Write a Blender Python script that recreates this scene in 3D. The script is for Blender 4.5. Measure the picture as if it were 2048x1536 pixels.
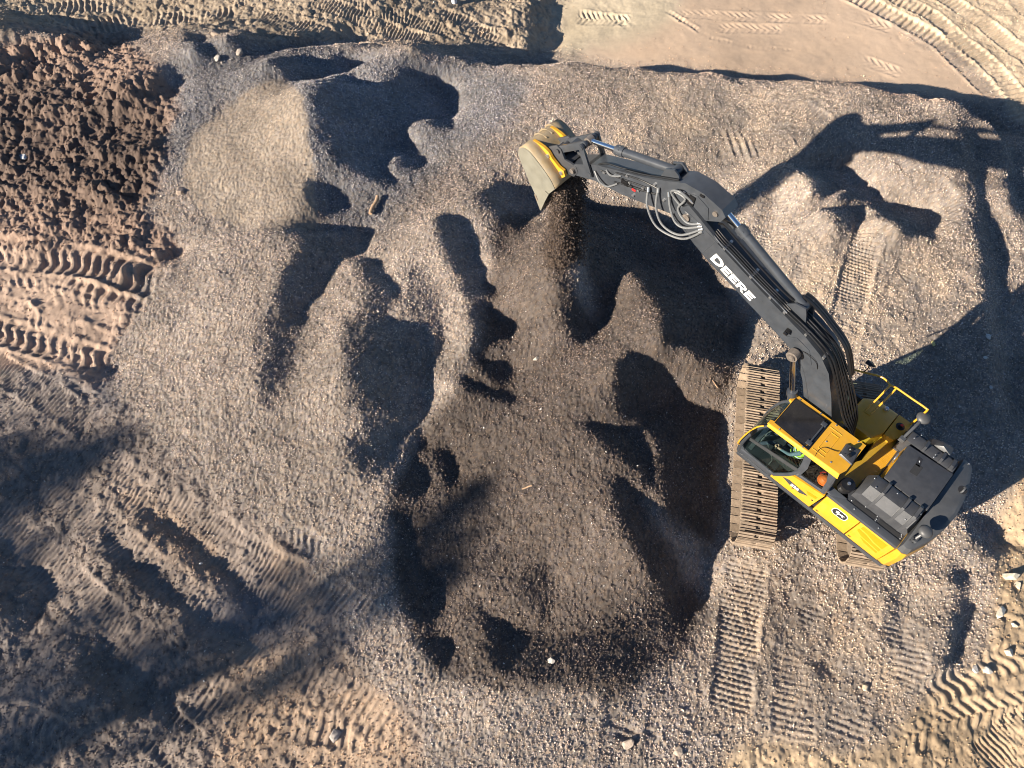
import bpy, bmesh, math, random
import numpy as np
from mathutils import Vector, Matrix

# ------------------------------------------------------------------ clearing
for _o in list(bpy.data.objects):
    bpy.data.objects.remove(_o, do_unlink=True)
scene = bpy.context.scene
COL = scene.collection
random.seed(7)

# ------------------------------------------------------------------ camera, sky, sun, exposure
CAM_H, CAM_TILT, CAM_F = 17.408, 0.47, 1420.0     # metres, radians from straight down, pixels at 2048 wide
SUN_EL, SUN_AZ = math.radians(22.5), math.radians(28.5)   # SUN_AZ: direction in which shadows fall (from +x)
cam_d = bpy.data.cameras.new('camera')
cam = bpy.data.objects.new('camera', cam_d)
COL.objects.link(cam)
cam.location = (0, 0, CAM_H)
cam.rotation_euler = (CAM_TILT, 0, 0)
cam_d.sensor_width = 36.0
cam_d.lens = 36.0 * CAM_F / 2048.0
cam_d.clip_start = 0.5
cam_d.clip_end = 3000
scene.camera = cam

world = bpy.data.worlds.new('World')
scene.world = world
world.use_nodes = True
wn = world.node_tree.nodes
wl = world.node_tree.links
bg = wn.get('Background') or wn.new('ShaderNodeBackground')
sky = wn.new('ShaderNodeTexSky')
sky.sky_type = 'NISHITA'
sky.sun_disc = False
sky.sun_elevation = SUN_EL
# sun stands opposite to where the shadows fall
_sd = Vector((-math.cos(SUN_AZ) * math.cos(SUN_EL), -math.sin(SUN_AZ) * math.cos(SUN_EL), math.sin(SUN_EL)))
sky.sun_rotation = math.atan2(_sd.x, _sd.y)
sky.altitude = 100
sky.air_density = 1.0
sky.dust_density = 0.2
sky.ozone_density = 4.0
wl.new(sky.outputs[0], bg.inputs[0])
bg.inputs[1].default_value = 0.05

sun_d = bpy.data.lights.new('sun', 'SUN')
sun_d.energy = 5.0
sun_d.angle = math.radians(0.5)
sun_d.color = (1.0, 0.88, 0.72)
sun = bpy.data.objects.new('sun', sun_d)
COL.objects.link(sun)
sun.rotation_euler = (-_sd).to_track_quat('-Z', 'Y').to_euler()
sun.location = _sd * 80

scene.view_settings.view_transform = 'Standard'
scene.view_settings.look = 'None'
scene.view_settings.exposure = 1.36
scene.view_settings.gamma = 1.0
scene.view_settings.use_curve_mapping = False
scene.cycles.pixel_filter_type = 'BLACKMAN_HARRIS'
scene.cycles.filter_width = 1.0
scene.cycles.max_bounces = 5
scene.cycles.diffuse_bounces = 2
scene.cycles.glossy_bounces = 3
scene.cycles.transmission_bounces = 5
scene.cycles.transparent_max_bounces = 8

# ------------------------------------------------------------------ tagging helpers
def tag(o, label=None, cat=None, group=None, kind=None):
    if label: o['label'] = label
    if cat: o['category'] = cat
    if group: o['group'] = group
    if kind: o['kind'] = kind
    return o

# ------------------------------------------------------------------ camera geometry (photo survey)
_ct, _st = math.cos(CAM_TILT), math.sin(CAM_TILT)
def project(x, y, z):
    """world point -> photo pixel (2048 x 1536)"""
    dz = z - CAM_H
    d = y * _st - dz * _ct
    d = np.maximum(d, 0.2)
    v = y * _ct + dz * _st
    return 1024 + CAM_F * x / d, 768 - CAM_F * v / d
def unproj(px, py, z=0.0):
    rx = (px - 1024) / CAM_F
    ry = -(py - 768) / CAM_F
    dx, dy, dz = rx, _st + ry * _ct, -_ct + ry * _st
    t = (CAM_H - z) / -dz
    return dx * t, dy * t

# ------------------------------------------------------------------ noise
def _hash(ix, iy, seed):
    h = (ix.astype(np.int64) * 374761393 + iy.astype(np.int64) * 668265263 + seed * 1274126177) & 0xFFFFFFFF
    h = ((h ^ (h >> 13)) * 1274126177) & 0xFFFFFFFF
    h = ((h ^ (h >> 16)) * 2246822519) & 0xFFFFFFFF
    h = h ^ (h >> 13)
    return (h & 0xFFFFFF).astype(np.float32) / 16777215.0
def vnoise(x, y, seed):
    ix = np.floor(x); iy = np.floor(y)
    fx = (x - ix).astype(np.float32); fy = (y - iy).astype(np.float32)
    fx = fx * fx * (3 - 2 * fx); fy = fy * fy * (3 - 2 * fy)
    a = _hash(ix, iy, seed); b = _hash(ix + 1, iy, seed)
    c = _hash(ix, iy + 1, seed); d = _hash(ix + 1, iy + 1, seed)
    return (a + (b - a) * fx) * (1 - fy) + (c + (d - c) * fx) * fy - 0.5
def fbm(x, y, scale, octaves, seed, gain=0.5):
    out = np.zeros_like(x, dtype=np.float32); amp = 1.0; c, s = 0.8, 0.6
    px, py = x / scale, y / scale
    for k in range(octaves):
        out += amp * vnoise(px, py, seed + k)
        px, py = (px * c - py * s) * 2.03, (px * s + py * c) * 2.03
        amp *= gain
    return out

# ------------------------------------------------------------------ survey polygons, in photo pixels
MW, MH = 1024, 768            # mask resolution (half the photo)
PAD = 128                     # margin round the frame (mask pixels)
def raster(poly):
    """inside mask of one polygon, half-resolution with margin"""
    P = np.array(poly, float) / 2 + PAD
    m = np.zeros((MH + 2 * PAD, MW + 2 * PAD), np.float32)
    x0, y0 = np.floor(P.min(0)).astype(int) - 1; x1, y1 = np.ceil(P.max(0)).astype(int) + 2
    x0, y0 = max(x0, 0), max(y0, 0); x1, y1 = min(x1, m.shape[1]), min(y1, m.shape[0])
    if x1 <= x0 or y1 <= y0: return m
    yy, xx = np.mgrid[y0:y1, x0:x1] + 0.5
    ins = np.zeros(xx.shape, bool)
    n = len(P)
    for i in range(n):
        ax, ay = P[i]; bx, by = P[(i + 1) % n]
        if ay == by: continue
        c = (ay > yy) != (by > yy)
        ins ^= c & (xx < (bx - ax) * (yy - ay) / (by - ay) + ax)
    m[y0:y1, x0:x1] = ins
    return m
def blur(m, r):
    """three box blurs"""
    r = int(r)
    if r < 1: return m
    for _ in range(3):
        for ax in (0, 1):
            c = np.cumsum(np.concatenate([np.repeat(np.take(m, [0], ax), r + 1, ax), m, np.repeat(np.take(m, [-1], ax), r, ax)], ax), axis=ax, dtype=np.float64)
            n = m.shape[ax]
            hi = np.take(c, np.arange(2 * r + 1, 2 * r + 1 + n), ax); lo = np.take(c, np.arange(0, n), ax)
            m = ((hi - lo) / (2 * r + 1)).astype(np.float32)
    return m
def sample(m, px, py):
    u = np.clip(px / 2 + PAD - 0.5, 0, m.shape[1] - 1.001); v = np.clip(py / 2 + PAD - 0.5, 0, m.shape[0] - 1.001)
    iu = u.astype(np.int32); iv = v.astype(np.int32); fu = (u - iu).astype(np.float32); fv = (v - iv).astype(np.float32)
    return ((m[iv, iu] * (1 - fu) + m[iv, iu + 1] * fu) * (1 - fv) + (m[iv + 1, iu] * (1 - fu) + m[iv + 1, iu + 1] * fu) * fv)
def region(polys, r):
    m = np.zeros((MH + 2 * PAD, MW + 2 * PAD), np.float32)
    for p in polys: m = np.maximum(m, raster(p))
    return blur(m, r)

# lee faces: the ground falls away from the sun here (crest line to foot)
LEE = [
 [(640,167),(690,152),(761,167),(804,148),(862,157),(898,191),(907,226),(898,257),(878,263),(847,253),(820,249),(804,261),(804,280),(820,300),(843,316),(839,329),(808,323),(773,312),(773,339),(800,359),(784,374),(749,362),(710,343),(675,312),(652,269),(644,226),(628,198)],
 [(542,126),(589,118),(640,124),(737,132),(690,146),(636,157),(570,150)],
 [(607,366),(624,357),(671,372),(706,405),(675,421),(632,429),(620,402)],
 [(511,460),(605,458),(741,456),(737,476),(710,515),(683,530),(652,577),(605,644),(570,648),(554,597),(573,538),(597,491),(601,466)],
 [(714,519),(755,528),(776,555),(785,591),(779,611),(772,612),(768,580),(758,556),(738,538)],
 [(742,690),(752,650),(770,632),(802,638),(835,646),(843,673),(855,705),(859,737),(852,766),(848,825),(829,851),(802,860),(780,836),(750,816),(735,781),(718,743),(724,706)],
 [(748,862),(802,866),(788,900),(770,930),(757,915)],
 [(868,640),(886,640),(880,700),(874,735),(868,700)],
 [(872,432),(919,428),(938,452),(958,506),(970,545),(987,584),(985,600),(950,600),(934,573),(907,545),(888,510),(876,475)],
 [(966,373),(997,366),(1036,381),(1063,389),(1083,420),(1036,459),(1009,444),(989,412),(970,397)],
 [(934,623),(950,608),(981,623),(1016,651),(1018,674),(981,682),(973,702),(989,729),(1012,725),(1024,756),(1020,772),(989,756),(966,733),(954,698),(950,662)],
 [(903,746),(930,755),(985,778),(1036,795),(1030,802),(975,792),(925,770)],
 [(1145,350),(1165,400),(1190,410),(1247,420),(1294,430),(1364,467),(1372,506),(1395,530),(1420,560),(1432,590),(1462,590),(1500,615),(1493,650),(1473,720),(1450,728),(1400,712),(1360,700),(1330,690),(1325,660),(1338,620),(1330,600),(1300,575),(1270,555),(1240,545),(1232,560),(1232,600),(1225,630),(1205,665),(1180,682),(1150,672),(1138,645),(1150,600),(1160,540),(1160,480),(1145,420),(1130,370)],
 [(1169,839),(1196,845),(1247,851),(1278,878),(1302,925),(1309,972),(1294,964),(1263,925),(1231,898),(1200,870)],
 [(1255,694),(1295,712),(1335,738),(1346,775),(1352,808),(1395,822),(1440,835),(1449,880),(1447,930),(1438,980),(1437,1040),(1428,1100),(1412,1160),(1398,1195),(1385,1230),(1360,1245),(1340,1220),(1300,1160),(1280,1100),(1262,1060),(1235,1010),(1213,962),(1222,958),(1262,985),(1305,1010),(1335,1035),(1345,1025),(1325,985),(1318,940),(1305,900),(1290,870),(1270,850),(1245,830),(1235,780),(1240,730)],
 [(770,1023),(802,1030),(825,1058),(833,1097),(848,1152),(884,1175),(872,1214),(852,1245),(829,1238),(809,1187),(790,1132),(778,1081)],
 [(794,945),(821,874),(837,874),(845,902),(833,929),(852,984),(829,995),(798,988)],
 [(868,905),(895,905),(915,933),(903,972),(888,964),(872,933)],
 [(841,1265),(868,1269),(907,1277),(913,1308),(891,1345),(864,1320)],
 [(930,1198),(950,1222),(981,1241),(1009,1245),(1020,1284),(1001,1320),(981,1292),(970,1249),(934,1214)],
 [(1553,319),(1568,340),(1614,355),(1640,386),(1665,391),(1681,370),(1691,406),(1727,421),(1757,432),(1783,457),(1823,478),(1859,483),(1862,457),(1834,432),(1798,416),(1752,401),(1737,378),(1706,370),(1686,345),(1645,335),(1594,322)],
 [(1635,416),(1680,418),(1716,427),(1711,457),(1686,452),(1675,432)],
 [(375,62),(400,70),(425,100),(410,110),(385,95)],
 [(300,140),(350,135),(372,165),(360,195),(330,185)],
 [(440,80),(500,68),(590,75),(690,70),(722,90),(650,93),(560,90),(480,86)],
 [(800,95),(880,92),(1000,100),(1050,112),(960,113),(870,106)],
 [(0,30),(60,38),(110,35),(165,60),(150,90),(90,80),(40,72),(0,70)],
 [(130,60),(215,72),(230,92),(160,88)],
 [(10,100),(60,118),(90,130),(40,128),(0,120)],
 [(1062,0),(1108,0),(1108,50),(1100,105),(1045,105),(1048,50)],
 [(1905,1125),(1920,1140),(1922,1175),(1906,1160)],
 [(1912,1195),(1940,1225),(1925,1290),(1915,1345),(1880,1350),(1900,1290)],
 [(1935,1025),(1975,1035),(1985,1075),(2020,1095),(2000,1115),(1955,1090)],
 [(1622,1320),(1640,1335),(1652,1358),(1636,1356)],
 [(1965,480),(1985,500),(1998,560),(1990,600),(1972,560)],
 [(2015,280),(2030,320),(2040,390),(2030,440),(2012,380),(2008,320)],
 [(25,1140),(60,1140),(105,1165),(95,1230),(60,1270),(62,1200)],
 [(130,1270),(200,1290),(230,1330),(330,1400),(350,1450),(250,1420),(165,1340)],
 [(175,1040),(215,1080),(300,1140),(390,1235),(470,1270),(520,1310),(430,1290),(340,1210),(230,1120)],
 [(270,1000),(330,1040),(420,1120),(520,1215),(500,1235),(400,1130),(310,1060)],
 [(0,1060),(18,1080),(30,1180),(35,1270),(8,1230)],
 [(250,560),(300,545),(372,512),(340,508),(260,530)],
 [(140,735),(215,740),(230,755),(190,765),(150,755)],
]
# grazing faces: the ground just skims the sunlight
GRAZE = [
 [(735,560),(760,560),(772,612),(768,640),(740,680),(722,700),(722,640)],
 [(1105,430),(1150,440),(1165,520),(1150,600),(1130,640),(1105,560)],
 [(690,880),(750,860),(757,920),(745,960),(700,930)],
 [(524,638),(588,640),(591,678),(580,743),(539,816),(524,772),(527,684)],
 [(811,538),(830,530),(870,560),(890,600),(885,640),(862,645),(825,640),(803,620)],
 [(1040,1250),(1150,1275),(1300,1200),(1380,1235),(1370,1290),(1330,1340),(1200,1365),(1060,1355),(980,1330)],
 [(1040,1175),(1059,1132),(1091,1128),(1102,1171),(1095,1222),(1075,1234),(1055,1206)],
 [(930,400),(966,370),(989,420),(1015,470),(990,520),(960,470)],
 [(600,150),(630,200),(650,280),(640,330),(620,260),(612,190)],
 [(690,640),(735,640),(712,740),(735,800),(755,880),(720,860),(690,760)],
 [(1690,455),(1710,455),(1690,520),(1668,640),(1660,640),(1680,520)],
 [(1532,370),(1548,372),(1540,420),(1515,500),(1508,490),(1525,420)],
 [(1750,1150),(1790,1180),(1800,1300),(1780,1300),(1770,1200)],
]
# faces turned towards the sun
BRIGHT = [
 [(1345,735),(1440,745),(1442,815),(1400,808),(1356,790)],
 [(1330,875),(1350,960),(1350,1030),(1330,1025),(1318,960),(1305,890)],
 [(520,220),(560,190),(605,205),(622,300),(600,380),(540,330)],
 [(300,520),(500,470),(560,500),(520,620),(480,760),(440,900),(340,900),(240,760),(250,640)],
 [(610,680),(680,560),(740,560),(740,640),(700,720),(690,860),(600,900),(580,800)],
 [(1000,480),(1080,440),(1130,500),(1100,700),(1080,760),(1000,740),(980,600)],
 [(1000,860),(1160,870),(1220,1000),(1280,1120),(1250,1180),(1120,1190),(1000,1040)],
 [(1240,560),(1320,600),(1330,660),(1300,690),(1235,660)],
 [(900,640),(940,690),(960,740),(900,730),(880,690)],
 [(740,520),(800,440),(860,440),(880,520),(800,560),(790,600)],
]

# narrow sunlit ridges that must stand clear of the shade
RIDGE = [
 [(1232,836),(1262,842),(1296,862),(1316,900),(1326,960),(1345,1020),(1335,1034),(1312,985),(1304,930),(1284,884),(1255,856)],
 [(1345,728),(1400,738),(1444,752),(1442,812),(1400,804),(1358,786)],
 [(1262,985),(1300,985),(1330,1030),(1310,1015)],
 [(785,540),(800,600),(800,632),(790,630),(782,600),(782,570)],
 [(983,700),(1008,690),(1012,722),(990,726)],
 [(1460,330),(1540,330),(1560,345),(1500,400),(1440,400)],
]
# ------------------------------------------------------------------ height field: solved on a grid turned to the sun
DS = 0.10
_ca, _sa = math.cos(SUN_AZ), math.sin(SUN_AZ)
_cx = np.array([-24, 24, -24, 24.]); _cy = np.array([-5, -5, 33, 33.])
S0, S1 = (_cx * _ca + _cy * _sa).min(), (_cx * _ca + _cy * _sa).max()
T0, T1 = (-_cx * _sa + _cy * _ca).min(), (-_cx * _sa + _cy * _ca).max()
NS, NT = int((S1 - S0) / DS), int((T1 - T0) / DS)
gs, gt = np.meshgrid(S0 + DS * np.arange(NS), T0 + DS * np.arange(NT), indexing='ij')
gx, gy = gs * _ca - gt * _sa, gs * _sa + gt * _ca

def smooth(e0, e1, v):
    t = np.clip((v - e0) / (e1 - e0), 0, 1); return t * t * (3 - 2 * t)
# top edge of the gravel bench (photo pixels) -> world polyline y(x)
_edge = np.array([unproj(px, py) for px, py in [(-400,30),(0,40),(330,62),(450,78),(600,80),(700,86),(800,97),(900,101),(1000,108),(1100,117),(1200,126),(1300,138),(1400,150),(1480,160),(1560,163),(1640,166),(1720,176),(1800,190),(1870,200),(1940,212),(2000,232),(2040,262)]])
def edge_y(x):
    return np.interp(x, _edge[:, 0], _edge[:, 1])
def base_height(x, y):
    d = y - edge_y(x) + 0.35 * vnoise(x / 0.9, y / 0.9, 5) + 0.2 * vnoise(x / 0.3, y / 0.3, 6)
    dep = 2.1 - 1.55 * smooth(1.5, -8, x)
    z = -dep * smooth(-0.15, 2.4, d)
    # right-hand trough beside the bench
    z = z - 0.75 * smooth(13.6, 15.0, x - 0.18 * (y - 12)) * smooth(6.5, 9.0, y) * smooth(21, 18, y)
    return z
z0 = base_height(gx, gy)
m_lee, m_graze, m_bright = region(LEE, 0), region(GRAZE, 3), region(BRIGHT, 8)
m_lee_s = blur(m_lee, 1); m_ridge = region(RIDGE, 1)
m_flat = region([[(1455,600),(1700,500),(1950,620),(1960,1200),(1700,1300),(1430,1130),(1470,800)], [(1500,330),(1650,180),(2048,260),(2048,900),(1760,740)]], 14)
wobx, woby = 20 * fbm(gx, gy, .8, 4, 301, .6), 20 * fbm(gx, gy, .8, 4, 311, .6)
TANEL = math.tan(SUN_EL)
z = z0.copy()
lam = 0.007
adj = np.zeros_like(z0); wb = np.zeros_like(z0)
def sweep(z):
    h = z.copy(); dr = TANEL * DS
    for i in range(1, NS): h[i] = np.maximum(z[i], h[i - 1] - dr)
    return h
def blur_g(a, r): return blur(a.astype(np.float32), r)
dz0s = np.diff(z0, axis=0) / DS; dz0t = np.diff(z0, axis=1) / DS
for it in range(11):
    px, py = project(gx, gy, z)
    px = px + wobx; py = py + woby
    lee = sample(m_lee_s, px, py); gr = sample(m_graze, px, py) * (1 - lee); br = sample(m_bright, px, py) * (1 - lee) * (1 - gr)
    flat = sample(m_flat, px, py); rdg = sample(m_ridge, px, py); lee = lee * (1 - rdg)
    if it > 0:
        sh = (sweep(z) - z) > 0.02
        want = lee > 0.5
        bad = ~(lee > 0.35) & sh & (gr < .3) & (flat < .5) & (gy < edge_y(gx) - 0.5)
        adj += np.where(want & ~sh, -0.22, 0) + np.where(bad, 0.18, 0)
        adj = np.clip(0.5 * adj + 0.5 * blur_g(adj, 1), -0.5, 0.8)
        wb = np.maximum(0.8 * wb, bad * 1.5)
    g = 0.03 * (1 - flat) - lee * 0.52 - gr * 0.34 + br * 0.10 + rdg * 0.15 + adj
    gm = 0.5 * (g[1:] + g[:-1]); lm = 0.5 * (lee[1:] + lee[:-1]); lg = 0.5 * (gr[1:] + gr[:-1])
    gm = gm + dz0s * (1 - lm)
    W = 0.25 + 1.75 * np.maximum(lm, lg) + 0.5 * (wb[1:] + wb[:-1]) + 0.8 * (rdg[1:] + rdg[:-1])
    L = lam + 0.5 * flat * (1 - lee)
    WT = 0.02
    def A(v):
        d = np.diff(v, axis=0) * (W / DS**2); o = L * v
        o[1:] += d; o[:-1] -= d
        e = np.diff(v, axis=1) * (WT / DS**2)
        o[:, 1:] += e; o[:, :-1] -= e
        return o
    b = L * z0; d = gm * W / DS; b[1:] += d; b[:-1] -= d
    e = dz0t * WT / DS; b[:, 1:] += e; b[:, :-1] -= e
    M = L.copy(); M[1:] += W / DS**2; M[:-1] += W / DS**2; M[:, 1:] += WT / DS**2; M[:, :-1] += WT / DS**2
    x = z.copy(); r = b - A(x); y_ = r / M; p_ = y_.copy(); rz = (r * y_).sum()
    for k in range(160 if it else 260):
        Ap = A(p_); al = rz / (p_ * Ap).sum(); x += al * p_; r -= al * Ap
        y_ = r / M; rn = (r * y_).sum(); p_ = y_ + (rn / rz) * p_; rz = rn
    z = x
# slight settling so that no crest is knife-sharp
z = 0.6 * z + 0.4 * blur_g(z, 1)
GZ = z
def ground_height(x, y):
    """smooth terrain height at world points (cubic-ish lookup)"""
    s = np.clip((x * _ca + y * _sa - S0) / DS, 1, NS - 2.001); t = np.clip((-x * _sa + y * _ca - T0) / DS, 1, NT - 2.001)
    i = s.astype(np.int32); j = t.astype(np.int32); f = s - i; h = t - j
    return (GZ[i, j] * (1 - f) + GZ[i + 1, j] * f) * (1 - h) + (GZ[i, j + 1] * (1 - f) + GZ[i + 1, j + 1] * f) * h

# ------------------------------------------------------------------ material helpers
def new_mat(name):
    m = bpy.data.materials.new(name); m.use_nodes = True
    nt = m.node_tree; b = nt.nodes.get('Principled BSDF')
    return m, nt, b
def N(nt, t, **kw):
    n = nt.nodes.new(t)
    for k, v in kw.items():
        if k.startswith('_'): setattr(n, k[1:], v)
        else: n.inputs[k].default_value = v
    return n
def paint(name, color, rough=0.4, metal=0.0, var=0.12, scale=6.0, dust=0.0, dustcol=(.30, .25, .19), bump=0.0, bscale=60.0, coat=0.0, spec=0.5):
    """painted / worn surface: base colour varied by noise, optional dust film, fine bump"""
    m, nt, b = new_mat(name)
    tc = nt.nodes.new('ShaderNodeTexCoord')
    n1 = N(nt, 'ShaderNodeTexNoise', Scale=scale, Detail=6.0, Roughness=0.6)
    nt.links.new(tc.outputs['Object'], n1.inputs['Vector'])
    mr = N(nt, 'ShaderNodeMapRange'); mr.inputs['From Min'].default_value = .3; mr.inputs['From Max'].default_value = .7
    mr.inputs['To Min'].default_value = 1 - var; mr.inputs['To Max'].default_value = 1 + var
    nt.links.new(n1.outputs['Fac'], mr.inputs['Value'])
    mul = N(nt, 'ShaderNodeMixRGB', _blend_type='MULTIPLY', Fac=1.0); mul.inputs['Color1'].default_value = (*color, 1)
    nt.links.new(mr.outputs[0], mul.inputs['Color2'])
    out = mul.outputs[0]
    if dust > 0:
        n2 = N(nt, 'ShaderNodeTexNoise', Scale=scale * 1.7, Detail=8.0, Roughness=0.7)
        nt.links.new(tc.outputs['Object'], n2.inputs['Vector'])
        m2 = N(nt, 'ShaderNodeMapRange'); m2.inputs['From Min'].default_value = .42; m2.inputs['From Max'].default_value = .75
        m2.inputs['To Min'].default_value = dust * .25; m2.inputs['To Max'].default_value = dust
        nt.links.new(n2.outputs['Fac'], m2.inputs['Value'])
        mx = N(nt, 'ShaderNodeMixRGB'); mx.inputs['Color2'].default_value = (*dustcol, 1)
        nt.links.new(m2.outputs[0], mx.inputs['Fac']); nt.links.new(out, mx.inputs['Color1'])
        out = mx.outputs[0]
    nt.links.new(out, b.inputs['Base Color'])
    mr2 = N(nt, 'ShaderNodeMapRange'); mr2.inputs['To Min'].default_value = max(rough - .08, .03); mr2.inputs['To Max'].default_value = min(rough + .12, 1)
    nt.links.new(n1.outputs['Fac'], mr2.inputs['Value']); nt.links.new(mr2.outputs[0], b.inputs['Roughness'])
    b.inputs['Metallic'].default_value = metal
    b.inputs['Specular IOR Level'].default_value = spec
    if coat: b.inputs['Coat Weight'].default_value = coat; b.inputs['Coat Roughness'].default_value = .15
    if bump > 0:
        n3 = N(nt, 'ShaderNodeTexNoise', Scale=bscale, Detail=4.0)
        nt.links.new(tc.outputs['Object'], n3.inputs['Vector'])
        bp = N(nt, 'ShaderNodeBump', Strength=bump, Distance=0.01)
        nt.links.new(n3.outputs['Fac'], bp.inputs['Height']); nt.links.new(bp.outputs[0], b.inputs['Normal'])
    return m

# ------------------------------------------------------------------ ground sheet: fine in the surveyed yard, coarse to the horizon
NU, NV = 1240, 880
def spread(core, far, n):
    step = core[1] - core[0]
    k = np.arange(1, n + 1); g = (far / (step * n)) ** (1.0 / n)
    return core, np.cumsum(step * np.exp(np.linspace(0, math.log(60.0 / step), n)))
vy_core = -2.6 + (30.5 + 2.6) * (np.linspace(0, 1, NV) ** 1.18)
_, outer = spread(vy_core[:2], 900, 26)
vy = np.concatenate([(vy_core[0] - outer)[::-1], vy_core, vy_core[-1] + outer])
u_core = np.linspace(-1, 1, NU)
outu = np.cumsum((u_core[1] - u_core[0]) * np.exp(np.linspace(0, math.log(60.0 / .022), 26)))
vu = np.concatenate([(-1 - outu)[::-1], u_core, 1 + outu])
half = 13.0 + 0.315 * np.clip(vy, -2.6, 30.5)
U, VY = np.meshgrid(vu, vy, indexing='ij')
X = (U * half[None, :]); Y = VY.copy()
nU, nV = len(vu), len(vy)
Zb = ground_height(X, Y)
inside = ((np.abs(U) < 1.2) & (Y > -5) & (Y < 33)).astype(np.float32)
far = smooth(1.0, 1.25, np.abs(U)) + smooth(30.5, 34, Y) + smooth(-2.6, -5, Y)
far = np.clip(far, 0, 1)
PXv, PYv = project(X, Y, Zb)
wob = 14 * fbm(X, Y, 1.1, 4, 40)
wob2 = 14 * fbm(X, Y, 1.1, 4, 60)
WX, WY = PXv + wob, PYv + wob2
def reg(polys, r): return sample(region(polys, r), WX, WY)
WX, WY = PXv + 2.2 * wob, PYv + 2.2 * wob2
r_brown = reg([[(-300,60),(60,70),(250,60),(300,130),(365,200),(345,300),(300,420),(375,505),(290,560),(260,640),(215,740),(190,775),(120,745),(-300,720)]], 4)
WX, WY = PXv + wob, PYv + wob2
r_wet = reg([[(-300,150),(120,140),(320,200),(345,300),(290,430),(120,400),(-300,420)]], 16)
r_tan = reg([[(-300,480),(330,510),(250,640),(215,740),(160,830),(0,770),(-300,760)]], 8)
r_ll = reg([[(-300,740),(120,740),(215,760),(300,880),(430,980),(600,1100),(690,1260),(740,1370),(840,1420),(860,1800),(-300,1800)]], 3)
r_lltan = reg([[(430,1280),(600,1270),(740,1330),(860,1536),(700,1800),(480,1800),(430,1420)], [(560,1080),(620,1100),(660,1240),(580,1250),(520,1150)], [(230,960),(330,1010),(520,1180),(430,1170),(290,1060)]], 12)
r_top = reg([[(-300,-300),(1110,-300),(1110,104),(900,98),(690,84),(450,76),(300,60),(-300,62)]], 5)
r_olive = reg([[(1105,10),(1350,-200),(1370,60),(1260,108),(1105,108)]], 7)
r_pink = reg([[(1290,70),(1350,30),(1480,-300),(1690,-300),(1700,-20),(1770,40),(1900,110),(1960,170),(2000,215),(1850,192),(1640,160),(1300,134),(1150,118),(1180,96)]], 5)
r_tr = reg([[(1690,-300),(2400,-300),(2400,280),(2060,262),(2010,215),(1965,150),(1910,100),(1780,36),(1710,0)]], 3)
r_blue = reg([[(320,150),(380,60),(700,95),(900,110),(1060,150),(1040,240),(900,320),(800,410),(760,460),(640,450),(612,300),(560,170),(440,210),(380,330),(340,380)]], 7)
r_sand = reg([[(548,165),(580,172),(604,195),(615,225),(620,260),(628,310),(630,350),(625,380),(628,420),(632,458),(560,462),(500,462),(440,440),(395,420),(370,370),(365,330),(390,280),(410,250),(440,225),(480,190),(510,172)]], 1)
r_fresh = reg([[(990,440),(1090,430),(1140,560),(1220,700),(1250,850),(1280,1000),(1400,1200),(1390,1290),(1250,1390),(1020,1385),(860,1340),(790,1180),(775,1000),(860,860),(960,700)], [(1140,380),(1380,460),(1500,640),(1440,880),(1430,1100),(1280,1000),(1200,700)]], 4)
r_rt = reg([[(2400,900),(2040,940),(1990,1040),(1990,1200),(1965,1310),(1870,1370),(1775,1475),(1690,1500),(1500,1475),(1430,1536),(1430,1800),(2400,1800)]], 6)
r_dust = reg([[(1480,500),(1900,430),(1950,600),(1800,720),(1600,700),(1470,800),(1440,1000),(1500,600)], [(1500,150),(1700,180),(1640,330),(1420,330)], [(1680,1250),(1760,1260),(1780,1500),(1650,1500)], [(1480,1100),(1700,1180),(1960,1200),(1900,1340),(1700,1500),(1440,1480),(1380,1360)], [(1200,180),(1500,170),(1500,320),(1350,380),(1200,300)]], 20)
r_dirt = np.clip(r_brown + r_top + r_tr + r_rt + 0.9 * r_ll + r_pink + r_olive, 0, 1)
r_smooth = np.clip(r_pink + 0.7 * r_olive, 0, 1)
r_grav = np.clip(1 - r_dirt, 0, 1) * (1 - far)

# --- relief
big = fbm(X, Y, 2.4, 4, 11) * 0.13 * (1 - r_smooth)
relief = big.copy()
b1 = np.abs(fbm(X, Y, 0.42, 4, 21)); b2 = np.abs(fbm(X, Y, 0.17, 3, 31))
clod_zone = np.clip(r_brown * (1 - 0.93 * r_tan) + 0.55 * r_top + 0.3 * r_ll * (1 - r_lltan) + 0.14 * r_tr + 0.35 * r_rt, 0, 1)
relief += clod_zone * (0.10 * b1 + 0.10 * b2 - 0.05) + r_brown * (1 - .8 * r_tan) * 0.28 * fbm(X, Y, 1.3, 3, 131)
relief += (0.05 * r_dirt * (1 - r_smooth) + 0.012 * r_smooth) * fbm(X, Y, 0.30, 5, 51)
relief += r_grav * (1 - .7 * r_sand) * (0.030 + 0.012 * r_dust) * (fbm(X, Y, 0.6, 3, 71) + 0.7 * fbm(X, Y, 0.2, 3, 75))

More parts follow.
